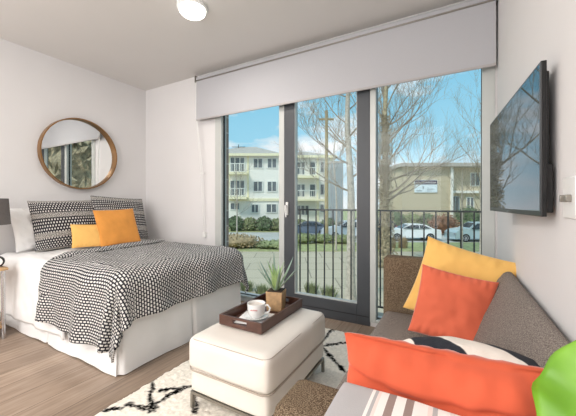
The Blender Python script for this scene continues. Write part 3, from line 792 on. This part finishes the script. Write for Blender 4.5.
# ---- apartment building
def local_building(name, r, f, label, rz=0):
    e = empty(name, street(r, f, GZ), YAW + rz, label, 'building'); return e
FZ = 36.0
def lx(u): return (u - 288) * FZ / 300
def lz(v): return CAMH + (203 - v) * FZ / 300 - GZ
ab = local_building('apartment_building', 0, FZ, 'white and yellow three storey apartment building across the street')
wbm = B(); box(wbm, lx(205), lx(281), 0, 10, 0, lz(155)); box(wbm, lx(281), lx(336), 1.4, 10, 0, lz(155)); obj('wall', wbm, M['wb'], ab, smooth=False)
def hip(bm, x0, x1, y0, y1, z, h, e=.5, k=3.5):
    A = [bm.verts.new(p) for p in ((x0 - e, y0 - e, z), (x1 + e, y0 - e, z), (x1 + e, y1 + e, z), (x0 - e, y1 + e, z))]
    ym = (y0 + y1) / 2; R = [bm.verts.new((x0 + k, ym, z + h)), bm.verts.new((x1 - k, ym, z + h))]
    bm.faces.new((A[0], A[1], R[1], R[0])); bm.faces.new((A[1], A[2], R[1])); bm.faces.new((A[2], A[3], R[0], R[1])); bm.faces.new((A[3], A[0], R[0])); bm.faces.new(A[::-1])
    return bm
rf = hip(B(), lx(205), lx(281), 0, 10, lz(155), 1.9); hip(rf, lx(276), lx(336), 1.4, 10, lz(155), 1.4)
obj('roof', rf, M['roofg'], ab, smooth=False)
ob = B(); box(ob, lx(203), lx(282), -.55, -.45, lz(156.5), lz(154)); box(ob, lx(281), lx(338), .85, .95, lz(156.5), lz(154)); obj('gutter', ob, M['yb'], ab, smooth=False)
def window(par, u0, u1, v0, v1, y=0, div=2, fm='winfr'):
    fb_ = frame_bm(u0, u1, v0, v1, y - .08, y + .02, .10, .10, .10, .10)
    for k in range(1, div):
        xm = u0 + (u1 - u0) * k / div; box(fb_, xm - .05, xm + .05, y - .08, y + .02, v0, v1)
    fo = obj('window', fb_, M[fm], par, smooth=False); obj('pane', bx(u0 + .05, u1 - .05, y - .03, y - .01, v0 + .05, v1 - .05), M['pane'], fo, smooth=False)
for (u0, u1, v0, v1) in [(253, 263, 168.5, 158), (267, 277, 168.5, 158), (253, 263, 192, 181), (267, 277, 192, 181), (251, 259, 213, 204), (266, 277, 213, 203.5), (230, 240, 210, 202.5), (208, 218, 168, 158), (208, 218, 192, 181)]:
    window(ab, lx(u0), lx(u1), lz(v0), lz(v1))
for v0, v1 in ((172, 157), (196, 180)): window(ab, lx(230), lx(245), lz(v0), lz(v1), 0, 3)
def balcony(u0, u1, v, y):
    s = B(); box(s, lx(u0), lx(u1), y - 1.3, y, lz(v) - .15, lz(v) + .1); so_ = obj('balcony', s, M['yb'], ab, smooth=False)
    rr = B(); x0, x1 = lx(u0), lx(u1); z = lz(v) + .1
    box(rr, x0, x1, y - 1.3, y - 1.24, z + .95, z + 1.03)
    q = x0
    while q < x1: box(rr, q, q + .05, y - 1.29, y - 1.25, z, z + .95); q += .28
    obj('balcony_rail', rr, M['winfr'], so_, smooth=False)
balcony(229, 248, 174, 0); balcony(229, 248, 198, 0); balcony(295, 319, 176.5, 1.4); balcony(295, 319, 199.5, 1.4)
for v0, v1 in ((174, 160), (197, 183)): window(ab, lx(297), lx(306), lz(v0), lz(v1), 1.4, 2); window(ab, lx(310), lx(317), lz(v0), lz(v1), 1.4, 1)
for v0, v1 in ((172, 160), (195, 183), (213, 204)): window(ab, lx(321), lx(330), lz(v0), lz(v1), 1.4, 2)
window(ab, lx(297), lx(310), lz(216), lz(205), 1.4, 3)
tb_ = B()
for v in (199.5,): box(tb_, lx(205), lx(281.3), -.12, 0, lz(v + 1.6), lz(v - 1))
for u in (229, 248, 281): box(tb_, lx(u) - .12, lx(u) + .12, -.06, 0, lz(199), lz(156))
for u in (319, 333): box(tb_, lx(u) - .15, lx(u) + .15, 1.3, 1.4, 0, lz(156))
box(tb_, lx(281.3), lx(336), 1.3, 1.4, lz(201), lz(199))
obj('trim', tb_, M['yb'], ab, smooth=False)
gb = B(); box(gb, lx(205), lx(281), -.06, 0, 0, lz(219)); obj('plinth', gb, M['roofg'], ab, smooth=False)
an = B(); x0 = lx(233); box(an, x0 - .04, x0 + .04, 4, 4.08, lz(150), lz(138)); box(an, x0 - .9, x0 + .9, 4, 4.06, lz(141), lz(140.4)); box(an, x0 - .6, x0 + .6, 4, 4.06, lz(143), lz(142.5)); obj('antenna', an, M['rail'], ab, smooth=False)
ct = local_building('stair_tower', 5.55, 34.0, 'narrow blue grey clad tower right of the white apartment building')
obj('wall', bx(-.72, .70, 0, 2.6, 0, 7.7), M['bluegrey'], ct, smooth=False); obj('roof', bx(-.8, .78, -.1, 2.7, 7.7, 7.95), M['roofg'], ct, smooth=False)
rs = B()
for k in range(6): box(rs, -.68 + k * .26, -.64 + k * .26, -.05, 0, 0, 7.65)
obj('cladding_ribs', rs, M['roofg'], ct, smooth=False)

# ---- tan brick building
F2 = 37.0
def qx(u): return (u - 288) * F2 / 300
def qz(v): return CAMH + (203 - v) * F2 / 300 - GZ
tb2 = local_building('brick_building', 0, F2, 'tan brick two storey building with flat roof behind the parked cars')
w_ = B(); box(w_, qx(402), qx(451), 0, 9, 0, qz(167)); obj('brick_wall', w_, M['tan'], tb2, smooth=False)
w_ = B(); box(w_, qx(451), qx(520), .8, 9, 0, qz(167)); obj('wing_wall', w_, M['beige'], tb2, smooth=False)
w_ = B(); box(w_, qx(399), qx(523), -.7, 9.5, qz(167), qz(163.5)); obj('roof', w_, M['roofg'], tb2, smooth=False)
w_ = B(); box(w_, qx(450), qx(452.2), -.25, .8, 0, qz(167)); box(w_, qx(452), qx(520), .3, .8, qz(193), qz(190.5)); obj('trim', w_, M['wb'], tb2, smooth=False)
window(tb2, qx(453), qx(457), qz(188), qz(168.5), .8, 1, 'wb'); window(tb2, qx(474), qx(484), qz(186), qz(172), .8, 2)
window(tb2, qx(454), qx(463), qz(212), qz(196), .8, 2, 'bluegrey'); window(tb2, qx(470), qx(478), qz(209), qz(197), .8, 2)
sg = empty('billboard_sign', street(qx(425.5), F2 - .12, GZ + qz(192.5)), YAW, 'small white banner sign with dark purple lettering band on the brick wall', 'sign')
sgw = 11.3 * F2 / 300; sgh = 12.5 * F2 / 300
obj('board', bx(-sgw, sgw, 0, .1, 0, sgh), mat('sign_white', (226, 236, 240), .5), sg, smooth=False)
obj('header_band', bx(-sgw + .03, sgw - .03, -.015, 0, sgh * .64, sgh - .05), mat('sign_purple', (66, 50, 78), .5), sg, smooth=False)
lt = B(); xx = -sgw + .15; r5 = random.Random(5)
while xx < sgw - .2:
    w = r5.uniform(.06, .14); box(lt, xx, xx + w * .35, -.025, -.015, sgh * .70, sgh * r5.choice((.84, .92))); box(lt, xx, xx + w, -.025, -.015, sgh * .78, sgh * .81); xx += w + .07
obj('lettering', lt, M['wb'], sg, smooth=False)
lt = B(); box(lt, -.42, -.26, -.015, 0, .42, .78); box(lt, -1.15, -.55, -.015, 0, .15, .28); box(lt, .1, .9, -.015, 0, .35, .45); box(lt, .1, .7, -.015, 0, .15, .22); obj('small_print', lt, M['bluegrey'], sg, smooth=False)

# ---- cars
M['tyre'] = mat('tyre_rubber', (32, 32, 34), .8); M['rim'] = mat('alloy_rim', (190, 192, 196), .3, .5); M['carglass'] = mat('car_glass', (52, 60, 66), .1, var=.2)
M['redlight'] = mat('tail_light', (170, 30, 26), .3)
def car(r, f, rz, color, label, suv=False, name='parked_car'):
    e = empty(name, street(r, f, GZ - .02), YAW + rz, label, 'car')
    m = mat('car_paint', color, .25, .1, var=.02)
    h = 1.62 if suv else 1.43
    if suv: prof = [(-2.2, .35), (-2.25, .75), (-2.2, 1.02), (-2.05, 1.08), (-1.85, 1.55), (-1.4, h), (.35, h - .02), (1.05, 1.10), (1.95, .98), (2.2, .75), (2.22, .35)]
    else: prof = [(-2.25, .35), (-2.3, .7), (-2.25, .96), (-1.75, 1.02), (-1.05, 1.38), (-.4, h), (.25, h - .03), (1.05, .98), (1.9, .86), (2.25, .66), (2.28, .33)]
    def arch(cx, r_=.37): return [(cx + r_ * math.cos(t), .30 + r_ * math.sin(t)) for t in [PI * k / 8 for k in range(9)]]
    bottom = [(2.28, .22)] + arch(1.38) + arch(-1.38) + [(-2.28, .22)]
    bm = B()
    pts = prof + [p for p in bottom]
    def hw(z): return .88 if z < .95 else .88 - (z - .95) * .45
    A = [bm.verts.new((x, -hw(z), z)) for x, z in pts]; Bv = [bm.verts.new((x, hw(z), z)) for x, z in pts]
    n = len(pts)
    for k in range(n): bm.faces.new((A[k], A[(k + 1) % n], Bv[(k + 1) % n], Bv[k]))
    bm.faces.new(A); bm.faces.new(Bv[::-1])
    bmesh.ops.triangulate(bm, faces=[fc for fc in bm.faces if len(fc.verts) > 6])
    obj('body', bm, m, e, smooth=False)
    gl = B(); zb = 1.06
    if suv: sides = [[(-1.85, zb), (-1.7, h - .15), (-.95, h - .10), (-.95, zb)], [(-.87, zb), (-.87, h - .1), (-.05, h - .1), (-.05, zb)], [(.03, zb), (.03, h - .1), (.28, h - .1), (.9, zb)]]
    else: sides = [[(-1.5, zb), (-.95, h - .12), (-.55, h - .07), (-.55, zb)], [(-.48, zb), (-.48, h - .07), (.18, h - .09), (.88, zb)]]
    for s in (-1, 1):
        for q in sides: gl.faces.new([gl.verts.new((x, s * (hw(z) + .006), z)) for x, z in q])
    def slope(a, b, o=.015):
        (xa, za), (xb, zb_) = a, b
        f1 = .12; f2 = .88; sgn = 1 if xa > 0 or xb > 0 else -1
        P1 = (xa + (xb - xa) * f1 + sgn * o, za + (zb_ - za) * f1 + o); P2 = (xa + (xb - xa) * f2 + sgn * o, za + (zb_ - za) * f2 + o)
        gl.faces.new([gl.verts.new(v) for v in ((P1[0], -hw(P1[1]) + .08, P1[1]), (P1[0], hw(P1[1]) - .08, P1[1]), (P2[0], hw(P2[1]) - .08, P2[1]), (P2[0], -hw(P2[1]) + .08, P2[1]))])
    if suv: slope((.35, h - .02), (1.05, 1.10)); slope((-2.05, 1.08), (-1.85, 1.55))
    else: slope((.25, h - .03), (1.05, .98)); slope((-1.75, 1.02), (-1.05, 1.38))
    obj('windows', gl, M['carglass'], e, smooth=False)
    for x in (-1.38, 1.38):
        for s in (-1, 1):
            w = obj('wheel', lathe(B(), [(0, -.10), (.24, -.10), (.32, -.09), (.33, -.05), (.33, .05), (.32, .09), (.24, .10), (0, .10)], 24, (x, s * .80, .33), 'y'), M['tyre'], e)
            rb_ = B(); lathe(rb_, [(0, -.005), (.06, -.01), (.07, 0), (.05, .005)], 12, (x, s * .905, .33), 'y')
            for k in range(6):
                a_ = k * PI / 3; tube(rb_, [(x, s * .905, .33), (x + .21 * math.cos(a_), s * .905, .33 + .21 * math.sin(a_))], .028, 5)
            tube(rb_, [(x + .215 * math.cos(q * PI / 8), s * .905, .33 + .215 * math.sin(q * PI / 8)) for q in range(17)], .018, 5, False)
            obj('rim', rb_, M['rim'], w)
    hl = B()
    for s in (-1, 1): box(hl, 2.12, 2.27, s * .72 - .14, s * .72 + .14, .62, .76)
    obj('headlight', hl, M['rim'], e, smooth=False)
    hl = B()
    for s in (-1, 1): box(hl, -2.31, -2.18, s * .72 - .14, s * .72 + .14, .72, .90)
    obj('tail_light', hl, M['redlight'], e, smooth=False)
    return e
def rr(u, f): return (u - 288) * f / 300
car(rr(410, 26.2), 26.2, PI - .05, (244, 245, 246), 'white saloon car parked in front of the tan brick building')
car(rr(476, 25.6), 25.6, PI, (178, 196, 200), 'pale silver blue estate car at the right edge of the window', suv=True)
car(rr(307, 29.5), 29.5, PI, (96, 108, 124), 'dark blue saloon car parked before the apartment building')
car(rr(347, 27.5), 27.5, PI + .15, (206, 212, 218), 'silver white compact car behind the pale tree trunk', suv=True)
car(rr(372, 31.5), 31.5, PI, (60, 66, 72), 'dark grey car glimpsed farther along the street', suv=True)

# ---- vegetation
def clump(name, r, f, rx, ry, h, n, m, label, cat='shrub', group=None, size=.16, seed=0, z0=0):
    q = random.Random(seed + 100); bm = B()
    bmesh.ops.create_icosphere(bm, subdivisions=3, radius=1)
    for v in bm.verts:
        k = 1 + .22 * noise.noise(v.co * 2.2 + Vector((seed, 0, 0)))
        v.co = Vector((v.co.x * rx * .86 * k, v.co.y * ry * .86 * k, max(0, h * .5 + v.co.z * h * .46 * k)))
    for _ in range(n):
        t = q.uniform(0, 2 * PI); zz = q.uniform(-.9, 1); s = math.sqrt(1 - min(1, zz * zz)); kk = q.uniform(.85, 1.12)
        c = Vector((rx * s * math.cos(t) * kk, ry * s * math.sin(t) * kk, max(.05, h * .5 + h * .5 * zz * kk)))
        a = Vector([q.uniform(-1, 1) for _ in range(3)]).normalized() * size; b_ = a.orthogonal().normalized() * size * .5
        bm.faces.new([bm.verts.new(c + a), bm.verts.new(c + b_), bm.verts.new(c - a), bm.verts.new(c - b_)])
    o = street_obj(name, bm, m, r, f, GZ + z0, smooth=False)
    return tag(o, label, cat, group)
hg = 'hedge shrubs along the far side of the street'
for i, (u, f, rx, h, m) in enumerate([(236, 34, 1.6, 1.7, 'hedge'), (250, 34.3, 1.5, 1.5, 'hedge2'), (264, 34, 1.7, 1.6, 'hedge'), (277, 34.4, 1.5, 1.4, 'hedge2'), (395, 33, 1.9, 2.3, 'hedge'), (412, 33.5, 2.0, 2.0, 'hedge2'), (428, 33, 1.9, 2.0, 'hedge'), (468, 33, 2.4, 2.8, 'hedge'), (486, 33.5, 2.0, 2.6, 'hedge'), (300, 34, 1.6, 1.3, 'hedge2'), (328, 32.8, 1.6, 1.5, 'hedge'), (362, 34, 1.8, 1.7, 'hedge')]):
    clump('hedge_shrub', rr(u, f), f, rx * .52, .8, h, 420, M[m], 'green shrub in the row of hedges across the street', 'shrub', hg, seed=i)
clump('rusty_shrub', rr(443, 30.5), 30.5, 1.5, .8, 2.0, 420, M['redbush'], 'rusty brown bush between the white and the silver parked car', seed=31)
clump('brown_shrub', rr(234, 21.5), 21.5, 2.0, 1.2, .95, 500, M['drygrass'], 'low brown shrub on the mulch strip at the left pane', seed=40, size=.1)
clump('brown_shrub', rr(276, 21.3), 21.3, 1.6, 1.0, .55, 300, M['hedge2'], 'low olive shrub on the mulch strip beside the door frame', seed=41, size=.1)
for i, (u, f, rx, h) in enumerate([(303, 23.6, .9, .8), (322, 23.8, 1.0, .75), (343, 23.5, .9, .7)]):
    clump('kerb_shrub', rr(u, f), f, rx, .6, h, 260, M['hedge2'], 'low olive shrub along the kerb outside the door', 'shrub', 'low shrubs along the kerb', size=.1, seed=50 + i)
def grass_tuft(r, f, h, w, n, m, label, seed, grp=None):
    q = random.Random(seed); bm = B()
    for _ in range(n):
        a = q.uniform(0, 2 * PI); d = q.uniform(0, w * .6); b0 = Vector((d * math.cos(a), d * math.sin(a), 0)); tp = b0 + Vector((math.cos(a) * q.uniform(0, w * .6), math.sin(a) * q.uniform(0, w * .6), h * q.uniform(.6, 1)))
        sdv = Vector((-math.sin(a + q.uniform(-1, 1)), math.cos(a), 0)) * .02
        bm.faces.new([bm.verts.new(b0 - sdv), bm.verts.new(b0 + sdv), bm.verts.new(tp)])
    return tag(street_obj('grass_tuft', bm, m, r, f, GZ + .02, smooth=False), label, 'grass', grp)
for i, u in enumerate((379, 391, 403)): grass_tuft(rr(u, 21.2), 21.2, .95, .5, 260, M['drygrass'], 'dry tan ornamental grass tuft on the lawn outside the right window', i, 'dry grass tufts')
for i, (u, f) in enumerate([(232, 10.6), (247, 10.9), (262, 10.4), (312, 10.6), (329, 10.2)]):
    grass_tuft(rr(u, f), f, .42, .35, 170, M['hedge2'], 'small green plant growing at the edge of the paving below', 60 + i, 'small plants by the paving')

def tube_low(bm, pts, rads, n=4):
    tube(bm, pts, rads, n, False)
def grow(bm, p, d, Ln, r, depth, q, up=.15, spread=.7):
    pts = [p.copy()]; rads = [r]; n = 4
    for i in range(n):
        d = (d + Vector((q.uniform(-.25, .25), q.uniform(-.25, .25), q.uniform(-.15, .25) + up * .4))).normalized()
        p = p + d * Ln / n; pts.append(p.copy()); rads.append(r * (1 - .6 * (i + 1) / n))
    tube_low(bm, pts, rads, 5 if r > .03 else 3)
    if depth <= 0: return
    for i in range(1, n + 1):
        for _ in range(1 if depth > 1 and i < 4 else 2):
            a = Vector([q.uniform(-1, 1) for _ in range(3)])
            nd = (d + a * spread + Vector((0, 0, up))).normalized()
            grow(bm, pts[i], nd, Ln * q.uniform(.5, .72), max(.004, rads[i] * .62), depth - 1, q, up, spread)
def tree(r, f, h, rad, label, seed, z_first=.35, nb_=9, bl_=2.2, depth=3, tm='bark', bm_='twig', dirs=None, name='bare_tree', up=.15, taper=.35):
    e = empty(name, street(r, f, GZ), YAW, label, 'tree'); q = random.Random(seed)
    t = B(); pts = []; N = 12
    for i in range(N + 1):
        z = h * i / N; pts.append(Vector((.12 * noise.noise(Vector((z * .25, seed, 0))) * z * .3, .1 * noise.noise(Vector((z * .25, 0, seed))), z)))
    rads = [rad * (1.25 if i == 0 else 1) * (1 - (1 - taper) * i / N) for i in range(N + 1)]
    tube(t, pts, rads, 14); obj('trunk', t, M[tm], e)
    if tm == 'ivybark':
        fz = B()
        for _ in range(2600):
            z = q.uniform(0, h * .8); a_ = q.uniform(0, 2 * PI); i = min(N, int(z / h * N)); rr_ = rads[i] * q.uniform(.9, 1.9) ** 1.1
            c_ = pts[i] * 1.0; c_ = Vector((c_.x + rr_ * math.cos(a_), c_.y + rr_ * math.sin(a_), z)); v1 = Vector([q.uniform(-1, 1) for _ in range(3)]).normalized() * .07; v2 = v1.orthogonal().normalized() * .04
            fz.faces.new([fz.verts.new(c_ + v1), fz.verts.new(c_ + v2), fz.verts.new(c_ - v1), fz.verts.new(c_ - v2)])
        fo = obj('ivy', fz, M['ivybark'], e, smooth=False); fo['kind'] = 'stuff'
    b_ = B()
    for k in range(nb_):
        z = h * (z_first + (1 - z_first) * k / nb_); i = min(N, int(z / h * N)); p = pts[i]
        if dirs: dv_ = Vector(dirs[k % len(dirs)])
        else: a_ = k * 2.4 + q.uniform(-.4, .4); dv_ = Vector((math.cos(a_), math.sin(a_), .55))
        grow(b_, Vector((p.x, p.y, z)), dv_.normalized(), bl_ * q.uniform(.8, 1.2), rads[i] * .32 if rads[i] < .3 else .09, depth, q, up)
    obj('branches', b_, M[bm_], e); return e
tree(rr(350.5, 9.9), 9.9, 8.5, .155, 'pale bare tree with straight trunk seen through the door', 4, .42, 11, 1.5, 3, dirs=[(-1, .1, .5), (.9, .3, .6), (-.9, -.2, .2), (-.6, .8, .5), (.6, -.6, .6)])
tree(rr(385, 15), 15, 9.5, .25, 'thick ivy covered tree with long bare branches in the right window', 9, .26, 20, 3.0, 3, 'ivybark', dirs=[(.15, .1, 1.5), (-.2, 0, 1.5), (1, .1, .8), (1, -.2, .5), (.7, .5, 1.2), (1, .3, .35), (-.8, .3, .8), (.5, -.4, 1.4)], name='ivy_tree')
tree(rr(481, 17), 17, 8.0, .09, 'slender bare tree at the right edge of the right window', 21, .30, 12, 1.7, 2, dirs=[(-.6, 0, 1.4), (.5, .2, 1.3), (-.9, .3, .9), (-.3, -.3, 1.5)], up=.25)
tree(rr(462, 21), 21, 5.5, .07, 'young bare tree in front of the beige wing', 22, .35, 9, 1.6, 2, up=.25)
tree(rr(237, 27), 27, 6.0, .08, 'small bare tree before the white apartment building', 23, .35, 9, 1.5, 2)
tree(rr(336, 20), 20, 8.2, .07, 'thin bare tree behind the utility pole', 25, .55, 9, 1.3, 2)
# conifer tip behind brick building
cb = B()
for k in range(9): lathe(cb, [(1.5 - k * .16, k * 1.0), (.1, k * 1.0 + 1.6)], 12)
cf = street_obj('conifer', cb, M['hedge'], rr(465, 50), 50, GZ, smooth=False); tag(cf, 'dark pointed conifer behind the tan brick building', 'tree')
# utility pole
up_ = empty('utility_pole', street(rr(326.5, 25), 25, GZ), YAW, 'wooden utility pole in front of the apartment building', 'pole')
obj('pole', lathe(B(), [(.17, 0), (.12, 10.9)], 12), M['polewood'], up_)
obj('crossarm', bx(-.6, .6, -.06, .06, 10.1, 10.25), M['polewood'], up_, smooth=False)
# street lamp glow seen against ivy? omitted: nothing readable
# big evergreens to the right of the view: they fill the round mirror's reflection
for i, (x, y, w, h) in enumerate([(7.0, 7.5, 1.9, 7.5), (11.5, 9.0, 2.2, 9), (16.5, 12, 2.6, 9), (23, 13, 3.2, 9)]):
    bm = B(); q = random.Random(i)
    bmesh.ops.create_icosphere(bm, subdivisions=3, radius=1)
    for v in bm.verts:
        kk = 1 + .25 * noise.noise(v.co * 2.5 + Vector((i, 0, 0))); v.co = Vector((v.co.x * w * .9 * kk, v.co.y * w * .9 * kk, h * .5 + v.co.z * h * .48 * kk))
    for _ in range(900):
        t = q.uniform(0, 2 * PI); zz = q.uniform(-1, 1); s = math.sqrt(1 - zz * zz); c = Vector((w * s * math.cos(t), w * s * math.sin(t), h * .5 + h * .5 * zz)) * 1.0
        a_ = Vector([q.uniform(-1, 1) for _ in range(3)]).normalized() * .3; b_ = a_.orthogonal().normalized() * .15
        bm.faces.new([bm.verts.new(c + a_), bm.verts.new(c + b_), bm.verts.new(c - a_), bm.verts.new(c - b_)])
    o = obj('evergreen_tree', bm, M['hedge2' if i % 2 else 'ivybark'], smooth=False); o.location = (x, y, GZ)
    tag(o, 'broad evergreen tree beyond the right wall, seen in the round mirror', 'tree', 'evergreens seen in the mirror')

# ------------------------------------------------------------------ world + sun
w = bpy.data.worlds.new('sky'); scene.world = w; w.use_nodes = True; nt = w.node_tree
bg = nt.nodes['Background']
tc = nt.nodes.new('ShaderNodeTexCoord'); sx = nt.nodes.new('ShaderNodeSeparateXYZ'); nt.links.new(tc.outputs['Generated'], sx.inputs[0])
r1 = nt.nodes.new('ShaderNodeValToRGB'); e = r1.color_ramp.elements
e[0].position = .0; e[0].color = srgb(216, 228, 234); e[1].position = .55; e[1].color = srgb(122, 190, 224)
m1 = e.new(.18); m1.color = srgb(152, 208, 232)
nt.links.new(sx.outputs[2], r1.inputs[0])
mp = nt.nodes.new('ShaderNodeMapping'); mp.inputs['Scale'].default_value = (2.2, 2.2, 6.5); mp.inputs['Location'].default_value = (.35, .1, .2); nt.links.new(tc.outputs['Generated'], mp.inputs[0])
nz = nt.nodes.new('ShaderNodeTexNoise'); nz.inputs['Scale'].default_value = 1.6; nz.inputs['Detail'].default_value = 6; nz.inputs['Roughness'].default_value = .55; nt.links.new(mp.outputs[0], nz.inputs['Vector'])
r2_ = nt.nodes.new('ShaderNodeValToRGB'); r2_.color_ramp.elements[0].position = .50; r2_.color_ramp.elements[1].position = .64; nt.links.new(nz.outputs['Fac'], r2_.inputs[0])
mx = nt.nodes.new('ShaderNodeMixRGB'); nt.links.new(r2_.outputs[0], mx.inputs[0]); nt.links.new(r1.outputs[0], mx.inputs[1]); mx.inputs[2].default_value = srgb(240, 240, 242)
nt.links.new(mx.outputs[0], bg.inputs['Color']); bg.inputs['Strength'].default_value = 1.12
sun = bpy.data.lights.new('sun', 'SUN'); sun.energy = 2.6; sun.angle = math.radians(8); sun.color = (1, .96, .9)
sn = bpy.data.objects.new('sun', sun); COL.objects.link(sn)
sn.rotation_euler = Vector((-.25, -.75, .85)).to_track_quat('Z', 'Y').to_euler()

scene.view_settings.view_transform = 'Standard'; scene.view_settings.look = 'None'; scene.view_settings.exposure = 0; scene.view_settings.gamma = 1
scene.cycles.use_denoising = True
scene.cycles.max_bounces = 8; scene.cycles.diffuse_bounces = 4; scene.cycles.transparent_max_bounces = 12; scene.cycles.sample_clamp_indirect = 6
scene.cycles.caustics_reflective = False; scene.cycles.caustics_refractive = False
